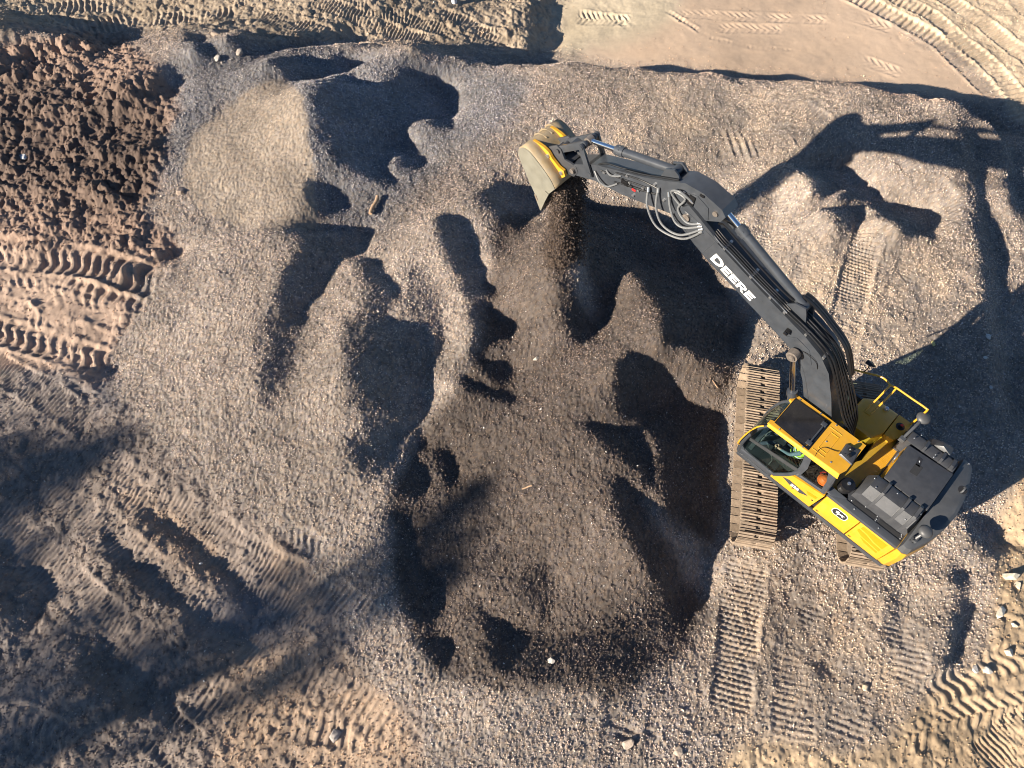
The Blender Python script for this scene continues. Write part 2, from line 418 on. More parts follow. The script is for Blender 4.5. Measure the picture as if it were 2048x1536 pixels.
# --- stones pressed into the sheet: one small dome per jittered cell
def domes(x, y, cell, seed, fill):
    ix, iy = np.floor(x / cell), np.floor(y / cell)
    best = np.zeros_like(x, dtype=np.float32); idc = np.zeros_like(best)
    for a in (-1, 0, 1):
        for b in (-1, 0, 1):
            jx, jy = ix + a, iy + b
            k = _hash(jx, jy, seed + 2)
            cx = (jx + 0.15 + 0.7 * _hash(jx, jy, seed)) * cell; cy = (jy + 0.15 + 0.7 * _hash(jx, jy, seed + 1)) * cell
            ang = 6.28 * _hash(jx, jy, seed + 3); ca, sa = np.cos(ang), np.sin(ang)
            dx, dy = x - cx, y - cy
            e = ((dx * ca + dy * sa) / 1.25) ** 2 + ((dy * ca - dx * sa) * 1.2) ** 2
            rad = cell * (0.38 + 0.34 * k)
            h = np.sqrt(np.clip(1 - e / rad ** 2, 0, 1)) * rad * 0.95
            h = np.where(_hash(jx, jy, seed + 5) < fill, h, 0)
            up = h > best
            best = np.where(up, h, best); idc = np.where(up, _hash(jx, jy, seed + 4), idc)
    return best.astype(np.float32), idc.astype(np.float32)
Xf, Yf = X.astype(np.float64), Y.astype(np.float64)
st1, id1 = domes(Xf + .02 * vnoise(X / .05, Y / .05, 3), Yf, 0.062, 101, 0.92)
st2, id2 = domes(Xf, Yf, 0.19, 121, 0.25)
wx_, wy_ = Xf + .10 * fbm(X, Y, .22, 3, 141), Yf + .10 * fbm(X, Y, .22, 3, 145)
ck1, _ = domes(wx_, wy_, 0.34, 151, 0.55); ck2, _ = domes(wx_, wy_, 0.17, 161, 0.7)
relief += clod_zone * (0.50 * ck1 + 0.6 * ck2) * (0.6 + 1.2 * np.clip(fbm(X, Y, .9, 3, 171) + .3, 0, 1))
coarse = np.clip(0.35 + 0.65 * r_grav - 0.25 * r_sand - 0.25 * r_dust, 0, 1) * (1 - 0.93 * r_smooth) * (1 - far) * (1 - 0.55 * r_rt) * (1 - 0.5 * r_tan) * (1 - 0.4 * r_brown)

print_mask = np.zeros_like(relief)
# --- wheel and crawler prints
def prints(px_line, width, pitch, depth, kind='bar', strength=1.0, crisp=0):
    global relief, print_mask
    pts = []
    for a, b in px_line:
        zc = 0.0
        for _ in range(12): q = unproj(a, b, zc); zc = .5 * zc + .5 * float(ground_height(np.array([q[0]]), np.array([q[1]]))[0])
        pts.append(q)
    pts = np.array(pts)
    bx0, by0 = pts.min(0) - width; bx1, by1 = pts.max(0) + width
    sel = np.where((X > bx0) & (X < bx1) & (Y > by0) & (Y < by1))
    x, y = X[sel], Y[sel]
    # finer polyline
    seg = np.linalg.norm(np.diff(pts, axis=0), axis=1); cum = np.concatenate([[0], np.cumsum(seg)])
    tt = np.linspace(0, cum[-1], max(int(cum[-1] / 0.25), 2)); P = np.stack([np.interp(tt, cum, pts[:, 0]), np.interp(tt, cum, pts[:, 1])], 1)
    bd = np.full(x.shape, 1e9); bs = np.zeros(x.shape); bt = np.zeros(x.shape)
    for i in range(len(P) - 1):
        d = P[i + 1] - P[i]; L = np.hypot(*d)
        if L < 1e-6: continue
        d = d / L
        s = (x - P[i, 0]) * d[0] + (y - P[i, 1]) * d[1]; t = -(x - P[i, 0]) * d[1] + (y - P[i, 1]) * d[0]
        sc = np.clip(s, 0, L); dd = np.hypot(s - sc, t); up = dd < bd
        bd = np.where(up, dd, bd); bs = np.where(up, tt[i] + sc, bs); bt = np.where(up, t, bt)
    hw = width / 2
    inside_ = smooth(hw + .05, hw - .05, bd)
    berm = np.exp(-((bd - hw - .06) / .07) ** 2)
    wav = bs + (0.03 if crisp else 0.07) * fbm(x, y, .45, 3, 7)
    if kind == 'bar': ph = wav / pitch
    elif kind == 'tyre': ph = wav / pitch + 0.9 * np.abs(bt) / hw + 0.5 * (bt > 0)
    else: ph = wav / pitch + 0.35 * np.sin(bt / hw * 3.0)
    fr = ph - np.floor(ph)
    pat = smooth(0.0, 0.18, fr) * smooth(0.62, 0.42, fr)
    fade = np.clip((0.95 if crisp else 0.55) + 1.5 * fbm(x, y, 0.8, 4, 91), 0.05, 1) * strength
    bd = bd + 0.10 * fbm(x, y, .35, 3, 95); inside_ = smooth(hw + .06, hw - .06, bd)
    ends = smooth(0, .4, bs) * smooth(0, .4, cum[-1] - bs)
    dz = inside_ * (-depth + depth * 1.0 * pat) * fade * ends + berm * depth * 0.5 * fade * ends
    relief[sel] = relief[sel] * (1 - 0.6 * inside_ * fade * ends) + dz
    print_mask[sel] = np.maximum(print_mask[sel], inside_ * ends * np.clip(fade * 1.3, 0, 1))
prints([(-40,500),(150,520),(290,562),(330,575)], 1.05, .36, .085, 'wave', 1.0, 1)
prints([(100,555),(230,600),(300,615)], .45, .32, .08, 'bar')
prints([(-40,650),(100,690),(225,735)], .80, .36, .085, 'wave', 1.0, 1)
prints([(60,560),(115,640),(150,730),(165,810)], .50, .34, .07, 'bar', .8)
prints([(-30,722),(80,780),(180,850)], .75, .105, .05, 'bar', 1.0, 1)
prints([(240,970),(360,1045),(480,1130),(600,1200),(660,1250)], .80, .115, .035, 'bar')
prints([(30,1075),(160,1190),(330,1330)], .85, .12, .03, 'bar')
prints([(385,1375),(560,1490)], .95, .16, .05, 'bar')
prints([(560,1448),(820,1482)], .60, .26, .04, 'bar')
prints([(560,1060),(660,1110)], .55, .2, .06, 'wave')
prints([(660,1180),(760,1270)], .70, .15, .05, 'bar')
prints([(0,1440),(150,1500)], .9, .26, .07, 'wave')
prints([(120,55),(260,42),(480,22)], .85, .22, .07, 'bar')
prints([(510,30),(640,60),(770,100)], .85, .14, .07, 'bar')
prints([(690,10),(820,40),(980,95)], .70, .14, .06, 'bar')
prints([(940,60),(1000,75)], .7, .16, .08, 'bar')
prints([(1150,34),(1265,42)], .75, .22, .06, 'tyre')
prints([(1350,26),(1480,34),(1660,40)], .55, .30, .035, 'tyre', .8)
prints([(1430,56),(1570,60)], .55, .28, .035, 'tyre', .8)
prints([(1190,0),(1260,60)], .25, .3, .05, 'bar', .6)
prints([(1330,20),(1420,75),(1500,95),(1590,100)], .18, .2, .06, 'bar', .9)
prints([(1690,28),(1790,60)], .6, .3, .03, 'tyre', .8)
prints([(1720,118),(1810,150)], .6, .3, .03, 'tyre', .8)
prints([(1660,-30),(1760,18),(1880,85),(1985,185),(2060,270)], .85, .26, .07, 'bar', 1.0, 1)
prints([(1740,-30),(1860,30),(1980,130),(2080,240)], .80, .24, .07, 'bar', 1.0, 1)
prints([(1850,-30),(1960,40),(2080,140)], .80, .2, .06, 'bar', 1.0, 1)
prints([(1990,-30),(2100,60)], .80, .2, .06, 'bar', 1.0, 1)
prints([(1830,1400),(1960,1345),(2080,1290)], .62, .27, .05, 'wave')
prints([(1780,1490),(1900,1440),(2080,1400)], .62, .27, .05, 'tyre')
prints([(1930,1570),(2080,1440)], .95, .11, .045, 'bar')
prints([(1500,1110),(1475,1260),(1460,1440)], .9, .12, .05, 'bar', 1.0, 1)
prints([(1640,480),(1600,620)], .9, .12, .04, 'bar', .8)
prints([(1745,440),(1705,580),(1672,740)], .9, .12, .055, 'bar', 1.0, 1)
prints([(1490,560),(1480,730)], .8, .12, .05, 'bar', .8)
prints([(1540,350),(1500,520)], .25, .25, .05, 'bar', .8)
prints([(1705,1330),(1690,1500)], .85, .15, .05, 'bar', .8)
prints([(1800,300),(1950,460)], .9, .12, .04, 'bar', .7)
prints([(1395,1370),(1350,1480)], .8, .15, .05, 'bar', .7)
prints([(-40,1000),(110,1130),(260,1260)], .7, .12, .03, 'bar')
prints([(180,900),(330,990),(470,1080),(600,1160),(720,1240)], .6, .12, .032, 'bar', .9)
prints([(90,960),(210,1060),(330,1160),(460,1260),(560,1330)], .8, .12, .03, 'bar', .9)
prints([(0,800),(100,880),(200,960)], .7, .11, .035, 'bar')
prints([(300,1440),(420,1540)], .9, .15, .06, 'bar')
prints([(590,1330),(700,1400),(830,1500)], .8, .18, .05, 'bar', .8)
prints([(0,560),(110,590),(240,640)], .7, .34, .05, 'tyre', .8)
prints([(20,610),(120,700),(200,790)], .7, .34, .05, 'tyre', .8)
prints([(-30,20),(100,15),(250,10)], .8, .22, .06, 'bar')
prints([(620,0),(720,35),(860,80)], .8, .13, .06, 'bar')
prints([(840,10),(930,45),(1000,95)], .7, .14, .05, 'bar')
prints([(1560,360),(1545,450),(1510,560),(1495,640)], .9, .12, .05, 'bar', .9)
prints([(1830,520),(1780,640)], .9, .12, .05, 'bar', .8)
prints([(1550,190),(1640,240),(1720,330)], .8, .12, .035, 'bar', .7)
prints([(1610,1180),(1590,1330),(1585,1500)], .9, .13, .05, 'bar', .8)
prints([(1800,1200),(1810,1330),(1790,1460)], .9, .13, .04, 'bar', .8)
prints([(1250,1420),(1235,1500)], .8, .2, .06, 'bar')
prints([(1310,1410),(1300,1500)], .3, .2, .06, 'bar')
for k in range(4):
    prints([(1440 + k * 14, 255), (1466 + k * 16, 330)], .10, 5.0, .09, 'bar')
relief += coarse * st1 * 0.8 * (1 - .6 * print_mask)
relief += np.clip(0.5 * r_ll + 0.5 * r_brown + 0.3 * r_top + 0.25 * r_grav * (1 - r_sand), 0, 1) * (1 - far) * st2 * 0.6
Zf = Zb + relief * (1 - far) * 1.0
Zf -= 0.6 * smooth(60, 300, np.hypot(X, Y - 10)) * 0

# --- colour of the ground itself (albedo)
def lerp(a, b, f): return a * (1 - f[..., None]) + np.array(b, np.float32) * f[..., None]
n_lo = fbm(X, Y, 3.0, 3, 201); n_md = fbm(X, Y, 0.7, 4, 211); n_hi = fbm(X, Y, 0.10, 3, 221)
C = np.zeros(X.shape + (3,), np.float32)
C[:] = (.34, .298, .262)
C = lerp(C, (.40, .325, .25), np.clip(0.9 * r_dust * (0.6 + n_md), 0, 1))
C = lerp(C, (.235, .235, .245), 0.95 * r_blue)
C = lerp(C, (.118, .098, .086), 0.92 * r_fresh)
C = lerp(C, (.30, .255, .208), r_sand)
C = lerp(C, (.30, .245, .185), r_top)
C = lerp(C, (.225, .160, .125), r_brown)
C = lerp(C, (.085, .062, .052), np.clip(r_wet * r_brown * (0.85 + 0.8 * n_md), 0, 1))
C = lerp(C, (.305, .225, .175), r_tan * r_brown)
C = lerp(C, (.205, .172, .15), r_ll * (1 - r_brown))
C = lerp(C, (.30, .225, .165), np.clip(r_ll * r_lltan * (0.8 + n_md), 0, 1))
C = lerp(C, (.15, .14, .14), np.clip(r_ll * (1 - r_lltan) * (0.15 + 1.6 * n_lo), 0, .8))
C = lerp(C, (.42, .355, .26), r_olive)
C = lerp(C, (.43, .32, .232), r_pink * (0.92 + 0.15 * n_md))
C = lerp(C, (.47, .375, .27), r_tr)
C = lerp(C, (.37, .28, .185), r_rt)
C = lerp(C, (.26, .21, .17), far)
C *= (1 + 0.30 * n_lo + 0.30 * n_md * (1 - .6 * r_smooth) + 0.22 * n_hi * (1 - .7 * r_smooth) + 0.10 * print_mask)[..., None]
# every stone has its own tint
stone = np.clip(st1 / 0.03, 0, 1) * coarse
pal = np.array([(.62,.60,.66),(1.0,.96,.95),(1.18,1.05,.92),(.82,.72,.66),(1.38,1.30,1.22),(.70,.66,.64),(1.05,.92,.80),(.90,.90,.98)], np.float32)
tint = pal[np.clip((id1 * 8).astype(int), 0, 7)] * (0.85 + 0.3 * ((id1 * 97.3) % 1))[..., None]
C *= 1 + (tint - 1) * stone[..., None]
Cbase = C.copy()
C *= (1 - 0.32 * r_grav * (1 - .7 * r_sand))[..., None]      # sheet colour darkened to imitate the shaded gaps between the stones
C = np.clip(C, .02, .8)

me = bpy.data.meshes.new('ground')
nv = nU * nV
me.vertices.add(nv)
co = np.stack([X, Y, Zf], -1).astype(np.float32).reshape(-1)
me.vertices.foreach_set('co', co)
ii = np.arange(nv, dtype=np.int32).reshape(nU, nV)
quads = np.stack([ii[:-1, :-1], ii[1:, :-1], ii[1:, 1:], ii[:-1, 1:]], -1).reshape(-1, 4)
nq = len(quads)
me.loops.add(nq * 4); me.polygons.add(nq)
me.loops.foreach_set('vertex_index', quads.reshape(-1))
me.polygons.foreach_set('loop_start', np.arange(0, nq * 4, 4, dtype=np.int32))
me.polygons.foreach_set('loop_total', np.full(nq, 4, np.int32))
me.polygons.foreach_set('use_smooth', np.ones(nq, bool))
me.update()
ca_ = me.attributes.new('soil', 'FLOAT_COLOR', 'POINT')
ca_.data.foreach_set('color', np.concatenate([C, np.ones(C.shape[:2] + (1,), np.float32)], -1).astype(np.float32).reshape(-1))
ground = bpy.data.objects.new('ground', me); COL.objects.link(ground)
tag(ground, kind='structure')
gm_, nt, b = new_mat('soil_and_gravel')
at = N(nt, 'ShaderNodeAttribute', _attribute_name='soil')
tc = nt.nodes.new('ShaderNodeTexCoord')
nz = N(nt, 'ShaderNodeTexNoise', Scale=70.0, Detail=5.0, Roughness=.7)
nt.links.new(tc.outputs['Object'], nz.inputs['Vector'])
mr = N(nt, 'ShaderNodeMapRange'); mr.inputs['From Min'].default_value = .3; mr.inputs['From Max'].default_value = .7; mr.inputs['To Min'].default_value = .75; mr.inputs['To Max'].default_value = 1.25
nt.links.new(nz.outputs['Fac'], mr.inputs['Value'])
mu = N(nt, 'ShaderNodeMixRGB', _blend_type='MULTIPLY', Fac=1.0)
nt.links.new(at.outputs['Color'], mu.inputs['Color1']); nt.links.new(mr.outputs[0], mu.inputs['Color2'])
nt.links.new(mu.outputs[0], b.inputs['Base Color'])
b.inputs['Roughness'].default_value = .92; b.inputs['Specular IOR Level'].default_value = .25
bp = N(nt, 'ShaderNodeBump', Strength=.5, Distance=.012)
nt.links.new(nz.outputs['Fac'], bp.inputs['Height']); nt.links.new(bp.outputs[0], b.inputs['Normal'])
me.materials.append(gm_)
def surf_z(x, y):
    """height of the finished ground near a point"""
    j = int(np.clip(np.searchsorted(vy, y), 1, nV - 1)); u = x / half[j]
    i = int(np.clip(np.searchsorted(vu, u), 1, nU - 1))
    return float(max(Zf[i, j], Zf[i - 1, j], Zf[i, j - 1], Zf[i - 1, j - 1]))
def place(px, py):
    """photo pixel -> point on the ground"""
    z_ = 0.0
    for _ in range(25):
        x, y = unproj(px, py, z_); z_ = .5 * z_ + .5 * float(ground_height(np.array([x]), np.array([y]))[0])
    return x, y, surf_z(x, y)

# ------------------------------------------------------------------ loose crushed stone lying on the sheet
def stone_mesh(name, seed, flat=0.75):
    rnd = random.Random(seed); bm = bmesh.new()
    for _ in range(13):
        v = Vector((rnd.gauss(0, 1), rnd.gauss(0, 1), rnd.gauss(0, 1))).normalized() * rnd.uniform(.78, 1.05)
        bm.verts.new((v.x * 1.15, v.y * .92, v.z * flat))
    r = bmesh.ops.convex_hull(bm, input=bm.verts)
    bmesh.ops.delete(bm, geom=[g for g in r['geom_interior'] if isinstance(g, bmesh.types.BMVert)], context='VERTS')
    m = bpy.data.meshes.new(name); bm.to_mesh(m); bm.free()
    return m
def stone_material(name):
    m, nt, b = new_mat(name)
    at = N(nt, 'ShaderNodeAttribute', _attribute_name='stone_col', _attribute_type='INSTANCER')
    tc = nt.nodes.new('ShaderNodeTexCoord')
    nz = N(nt, 'ShaderNodeTexNoise', Scale=1.6, Detail=4.0)
    nt.links.new(tc.outputs['Object'], nz.inputs['Vector'])
    mr = N(nt, 'ShaderNodeMapRange'); mr.inputs['To Min'].default_value = .7; mr.inputs['To Max'].default_value = 1.3
    nt.links.new(nz.outputs['Fac'], mr.inputs['Value'])
    mu = N(nt, 'ShaderNodeMixRGB', _blend_type='MULTIPLY', Fac=1.0)
    nt.links.new(at.outputs['Color'], mu.inputs['Color1']); nt.links.new(mr.outputs[0], mu.inputs['Color2'])
    nt.links.new(mu.outputs[0], b.inputs['Base Color'])
    b.inputs['Roughness'].default_value = .9; b.inputs['Specular IOR Level'].default_value = .2
    return m
STONE = stone_material('crushed_stone')
stone_src = []
for k in range(5):
    sm = stone_mesh('stone', 500 + k); sm.materials.append(STONE)
    stone_src.append(bpy.data.objects.new('stone', sm))
def scatter(name, pts, scl, rot, colr, label):
    """one 'stuff' object: a stone set on every point by geometry nodes"""
    n = len(pts)
    pm = bpy.data.meshes.new(name); pm.vertices.add(n)
    pm.vertices.foreach_set('co', pts.astype(np.float32).reshape(-1))
    a = pm.attributes.new('scl', 'FLOAT', 'POINT'); a.data.foreach_set('value', scl.astype(np.float32))
    a = pm.attributes.new('rot', 'FLOAT_VECTOR', 'POINT'); a.data.foreach_set('vector', rot.astype(np.float32).reshape(-1))
    a = pm.attributes.new('pick', 'INT', 'POINT'); a.data.foreach_set('value', np.random.default_rng(3).integers(0, 5, n).astype(np.int32))
    a = pm.attributes.new('stone_col', 'FLOAT_COLOR', 'POINT'); a.data.foreach_set('color', np.concatenate([colr, np.ones((n, 1))], 1).astype(np.float32).reshape(-1))
    o = bpy.data.objects.new(name, pm); COL.objects.link(o)
    ng = bpy.data.node_groups.new(name + '_nodes', 'GeometryNodeTree')
    ng.interface.new_socket('Geometry', in_out='INPUT', socket_type='NodeSocketGeometry')
    ng.interface.new_socket('Geometry', in_out='OUTPUT', socket_type='NodeSocketGeometry')
    gi = ng.nodes.new('NodeGroupInput'); go = ng.nodes.new('NodeGroupOutput')
    m2p = ng.nodes.new('GeometryNodeMeshToPoints'); ng.links.new(gi.outputs[0], m2p.inputs['Mesh'])
    jn = ng.nodes.new('GeometryNodeJoinGeometry')
    def named(nm, typ):
        q = ng.nodes.new('GeometryNodeInputNamedAttribute'); q.data_type = typ; q.inputs['Name'].default_value = nm; return q.outputs[0]
    for k in range(5):
        oi = ng.nodes.new('GeometryNodeObjectInfo'); oi.inputs['Object'].default_value = stone_src[k]
        cmp = ng.nodes.new('FunctionNodeCompare'); cmp.data_type = 'INT'; cmp.operation = 'EQUAL'
        ng.links.new(named('pick', 'INT'), cmp.inputs[2]); cmp.inputs[3].default_value = k
        ip = ng.nodes.new('GeometryNodeInstanceOnPoints')
        ng.links.new(m2p.outputs[0], ip.inputs['Points']); ng.links.new(cmp.outputs[0], ip.inputs['Selection'])
        ng.links.new(oi.outputs['Geometry'], ip.inputs['Instance'])
        ng.links.new(named('rot', 'FLOAT_VECTOR'), ip.inputs['Rotation']); ng.links.new(named('scl', 'FLOAT'), ip.inputs['Scale'])
        ng.links.new(ip.outputs[0], jn.inputs[0])
    ng.links.new(jn.outputs[0], go.inputs[0])
    md = o.modifiers.new('scatter', 'NODES'); md.node_group = ng
    pm.materials.append(STONE)
    return tag(o, kind='stuff')
rng = np.random.default_rng(11)
NCAND = 760000
cy_ = -2.0 + 31.5 * rng.random(NCAND); cu_ = -1.02 + 2.04 * rng.random(NCAND)
jf = np.interp(cy_, vy, np.arange(nV)); hw_ = np.interp(cy_, vy, half); cx_ = cu_ * hw_
iu_ = np.interp(cu_, vu, np.arange(nU))
i0, j0 = np.floor(iu_).astype(int), np.floor(jf).astype(int)
def at_v(F): return F[i0, j0]
dens = 0.95 * at_v(r_grav) * (1 - 0.55 * at_v(r_sand)) * (1 - 0.35 * at_v(r_dust)) * (0.75 + 0.6 * at_v(n_md)) + 0.40 * at_v(r_ll) + 0.14 * at_v(r_top) + 0.12 * at_v(r_brown) + 0.10 * at_v(r_tr) + 0.16 * at_v(r_rt) + 0.006 * at_v(r_pink)
dens = dens * (1 - 0.65 * at_v(print_mask))
keep = rng.random(NCAND) < np.clip(dens, 0, 1) * hw_ / hw_.max()
i0, j0 = i0[keep], j0[keep]
fi, fj = iu_[keep] - i0, jf[keep] - j0
zz_ = (Zf[i0, j0] * (1 - fi) + Zf[i0 + 1, j0] * fi) * (1 - fj) + (Zf[i0, j0 + 1] * (1 - fi) + Zf[i0 + 1, j0 + 1] * fi) * fj
nst = keep.sum()
scl = 0.0125 + 0.0145 * rng.random(nst) ** 2.2
scl *= 1 - 0.35 * r_sand[i0, j0]
big_ = rng.random(nst) < 0.003; scl[big_] *= 1.9
pts_ = np.stack([cx_[keep], cy_[keep], zz_ + scl * (0.2 + 0.7 * rng.random(nst))], -1)
base = 1.14 * Cbase[i0, j0] / np.maximum(1 + (tint[i0, j0] - 1) * stone[i0, j0][:, None], .3)
pk = rng.integers(0, 8, nst)
colr = base * (pal[pk] ** (1 - 0.45 * r_dust[i0, j0])[:, None]) * (0.9 + 0.5 * rng.random((nst, 1)))
wh = rng.random(nst) < 0.012; colr[wh] = np.array((.55, .52, .48)) * (0.8 + .4 * rng.random((wh.sum(), 1)))
print('stones', nst)
loose = scatter('loose_gravel', pts_, scl, rng.random((nst, 3)) * 6.28, np.clip(colr, .02, .75), None)

# ------------------------------------------------------------------ mesh helpers for the machine
def finish(name, bm, mat, parent=None, ang=32, bevel=0.0, bseg=2, loc=None):
    if bevel > 0:
        es = [e for e in bm.edges if len(e.link_faces) == 2 and e.calc_face_angle(0) > math.radians(28)]
        if es:
            bmesh.ops.bevel(bm, geom=es, offset=bevel, segments=bseg, profile=.6, affect='EDGES', clamp_overlap=True)
    bmesh.ops.recalc_face_normals(bm, faces=bm.faces)
    m = bpy.data.meshes.new(name); bm.to_mesh(m); bm.free()
    m.polygons.foreach_set('use_smooth', np.ones(len(m.polygons), bool))
    m.set_sharp_from_angle(angle=math.radians(ang))
    if isinstance(mat, (list, tuple)):
        for q in mat: m.materials.append(q)
    else: m.materials.append(mat)
    o = bpy.data.objects.new(name, m); COL.objects.link(o)
    if parent: o.parent = parent
    if loc: o.location = loc
    return o
def BM(): return bmesh.new()
def hull(bm, pts):
    vs = [bm.verts.new(p) for p in pts]
    r = bmesh.ops.convex_hull(bm, input=vs)
    dead = [g for g in r['geom_interior'] if isinstance(g, bmesh.types.BMVert)]
    if dead: bmesh.ops.delete(bm, geom=dead, context='VERTS')
    bmesh.ops.dissolve_limit(bm, angle_limit=math.radians(1), verts=[v for v in vs if v.is_valid], edges=list({e for v in vs if v.is_valid for e in v.link_edges}))
def box(bm, x0, x1, y0, y1, z0, z1):
    hull(bm, [(x, y, z) for x in (x0, x1) for y in (y0, y1) for z in (z0, z1)])
def extr(bm, poly, vec):
    """extrude a planar polygon (list of 3-D points) along vec"""
    a = [bm.verts.new(p) for p in poly]; b_ = [bm.verts.new(Vector(p) + Vector(vec)) for p in poly]
    n = len(poly)
    bm.faces.new(a); bm.faces.new(b_[::-1])
    for i in range(n): bm.faces.new((a[i], b_[i], b_[(i + 1) % n], a[(i + 1) % n]))
def prism(bm, xz, y0, y1): extr(bm, [(x, y0, z) for x, z in xz], (0, y1 - y0, 0))
def slab(bm, xy, z0, z1): extr(bm, [(x, y, z0) for x, y in xy], (0, 0, z1 - z0))
def loft(bm, rings, closed=True, caps=True):
    R = [[bm.verts.new(p) for p in r] for r in rings]
    for a, b_ in zip(R, R[1:]):
        n = len(a)
        for i in range(n if closed else n - 1): bm.faces.new((a[i], a[(i + 1) % n], b_[(i + 1) % n], b_[i]))
    if caps and closed: bm.faces.new(R[0][::-1]); bm.faces.new(R[-1])
def ring(c, ax, r, n, up=None):
    ax = Vector(ax).normalized(); up = Vector(up) if up else (Vector((0, 0, 1)) if abs(ax.z) < .9 else Vector((1, 0, 0)))
    u = ax.cross(up).normalized(); v = ax.cross(u)
    return [Vector(c) + r * (math.cos(2 * math.pi * k / n) * u + math.sin(2 * math.pi * k / n) * v) for k in range(n)]
def cyl(bm, p0, p1, r0, r1=None, n=16):
    r1 = r0 if r1 is None else r1; ax = Vector(p1) - Vector(p0)
    loft(bm, [ring(p0, ax, r0, n), ring(p1, ax, r1, n)])
def lathe(bm, c, prof, n=20, ax=(0, 0, 1)):
    ax = Vector(ax).normalized()
    loft(bm, [ring(Vector(c) + ax * h, ax, max(r, .002), n) for r, h in prof])
def spline(pts, sub=6):
    P = [Vector(p) for p in pts]; out = []
    for i in range(len(P) - 1):
        p0 = P[max(i - 1, 0)]; p1 = P[i]; p2 = P[i + 1]; p3 = P[min(i + 2, len(P) - 1)]
        for k in range(sub):
            t = k / sub
            out.append(.5 * ((2 * p1) + (p2 - p0) * t + (2 * p0 - 5 * p1 + 4 * p2 - p3) * t * t + (3 * p1 - p0 - 3 * p2 + p3) * t ** 3))
    return out + [P[-1]]
def tube(bm, pts, r, n=8, smooth_=True, sub=6):
    P = spline(pts, sub) if smooth_ else [Vector(p) for p in pts]
    rings = []
    for i, p in enumerate(P):
        d = (P[min(i + 1, len(P) - 1)] - P[max(i - 1, 0)])
        rings.append((p, d))
    up = Vector((0.13, .21, .97)); R = []
    for p, d in rings:
        d = d.normalized()
        if abs(d.dot(up)) > .97: up = Vector((.9, .3, .1))
        u = d.cross(up).normalized(); v = d.cross(u)
        R.append([p + r * (math.cos(2 * math.pi * k / n) * u + math.sin(2 * math.pi * k / n) * v) for k in range(n)])
    loft(bm, R)

# ------------------------------------------------------------------ materials of the machine
YEL = paint('yellow_paint', (.56, .285, .010), .34, var=.09, scale=3, dust=.22, dustcol=(.35, .25, .14), coat=.25)
GREY = paint('dark_grey_paint', (.040, .046, .056), .29, var=.18, scale=4, dust=.14, dustcol=(.11, .10, .09), coat=.25)
HOOD = paint('charcoal_hood_plastic', (.036, .039, .046), .42, var=.16, scale=5, dust=.14, dustcol=(.15, .14, .13), bump=.15, bscale=120)
CWT = paint('grey_counterweight_paint', (.052, .057, .065), .42, var=.18, scale=3, dust=.2, dustcol=(.17, .16, .145), bump=.2, bscale=30)
BLACK = paint('black_rubber', (.009, .009, .010), .30, var=.2, scale=8)
GRIP = paint('black_grip_tape', (.020, .021, .024), .9, var=.2, scale=40, bump=.4, bscale=200)
TRACK = paint('dusty_track_steel', (.27, .205, .15), .8, var=.35, scale=6, dust=.6, dustcol=(.40, .32, .24), bump=.7, bscale=35, spec=.2)
def vary_by_object(m, lo, hi):
    nt = m.node_tree; b = nt.nodes['Principled BSDF']; src = b.inputs['Base Color'].links[0].from_socket
    oi = nt.nodes.new('ShaderNodeObjectInfo'); mr = N(nt, 'ShaderNodeMapRange'); mr.inputs['To Min'].default_value = lo; mr.inputs['To Max'].default_value = hi
    nt.links.new(oi.outputs['Random'], mr.inputs['Value']); mu = N(nt, 'ShaderNodeMixRGB', _blend_type='MULTIPLY', Fac=1.0)
    nt.links.new(src, mu.inputs['Color1']); nt.links.new(mr.outputs[0], mu.inputs['Color2']); nt.links.new(mu.outputs[0], b.inputs['Base Color'])
vary_by_object(TRACK, .72, 1.15)
IRON = paint('dirty_iron', (.12, .095, .075), .7, metal=.2, var=.3, scale=8, dust=.6, dustcol=(.33, .26, .19), bump=.4)
CHROME = paint('chrome_rod', (.75, .76, .78), .12, metal=1.0, var=.05)
STEEL = paint('zinc_fitting', (.55, .56, .57), .3, metal=.9, var=.15, scale=20)
SILVERHOSE = paint('grey_hose_sleeve', (.13, .135, .14), .28, var=.15, scale=30, spec=.7)
PIN = paint('bare_pin_steel', (.23, .20, .18), .5, metal=.6, var=.25, scale=15, dust=.3)
WHITE = paint('white_decal', (.80, .80, .79), .45, var=.04)
BLKDECAL = paint('black_decal', (.02, .02, .022), .45, var=.05)
DKYEL = paint('dark_yellow_decal', (.50, .205, .004), .4, var=.05)
BUCKET = paint('worn_bucket_steel', (.28, .20, .10), .5, var=.28, scale=3.5, dust=.8, dustcol=(.22, .20, .165), bump=.3, bscale=25)
BUCKSIDE = paint('scuffed_bucket_side', (.17, .16, .125), .45, var=.22, scale=3, dust=.6, dustcol=(.20, .20, .175), bump=.3, bscale=25)
BUCKIN = paint('scoured_bucket_inside', (.22, .19, .16), .6, metal=.3, var=.3, scale=6, dust=.4)
RED = paint('red_plastic', (.45, .02, .02), .4); ORANGE = paint('orange_plastic', (.85, .17, .03), .45)
INTER = paint('cab_interior_plastic', (.028, .030, .033), .6, var=.2)
SEATM = paint('seat_cloth', (.045, .047, .052), .9, var=.25, scale=15)
GLASS, nt, b = new_mat('cab_glass')
_tr = N(nt, 'ShaderNodeBsdfTransparent'); _tr.inputs['Color'].default_value = (.80, .88, .86, 1)
_gl = N(nt, 'ShaderNodeBsdfGlossy', Roughness=.03); _mx = N(nt, 'ShaderNodeMixShader')
_lw = N(nt, 'ShaderNodeLayerWeight', Blend=.5); _pw = N(nt, 'ShaderNodeMath', _operation='POWER'); _pw.inputs[1].default_value = 4.0
_ad = N(nt, 'ShaderNodeMath', _operation='MULTIPLY_ADD'); _ad.inputs[1].default_value = .6; _ad.inputs[2].default_value = .045
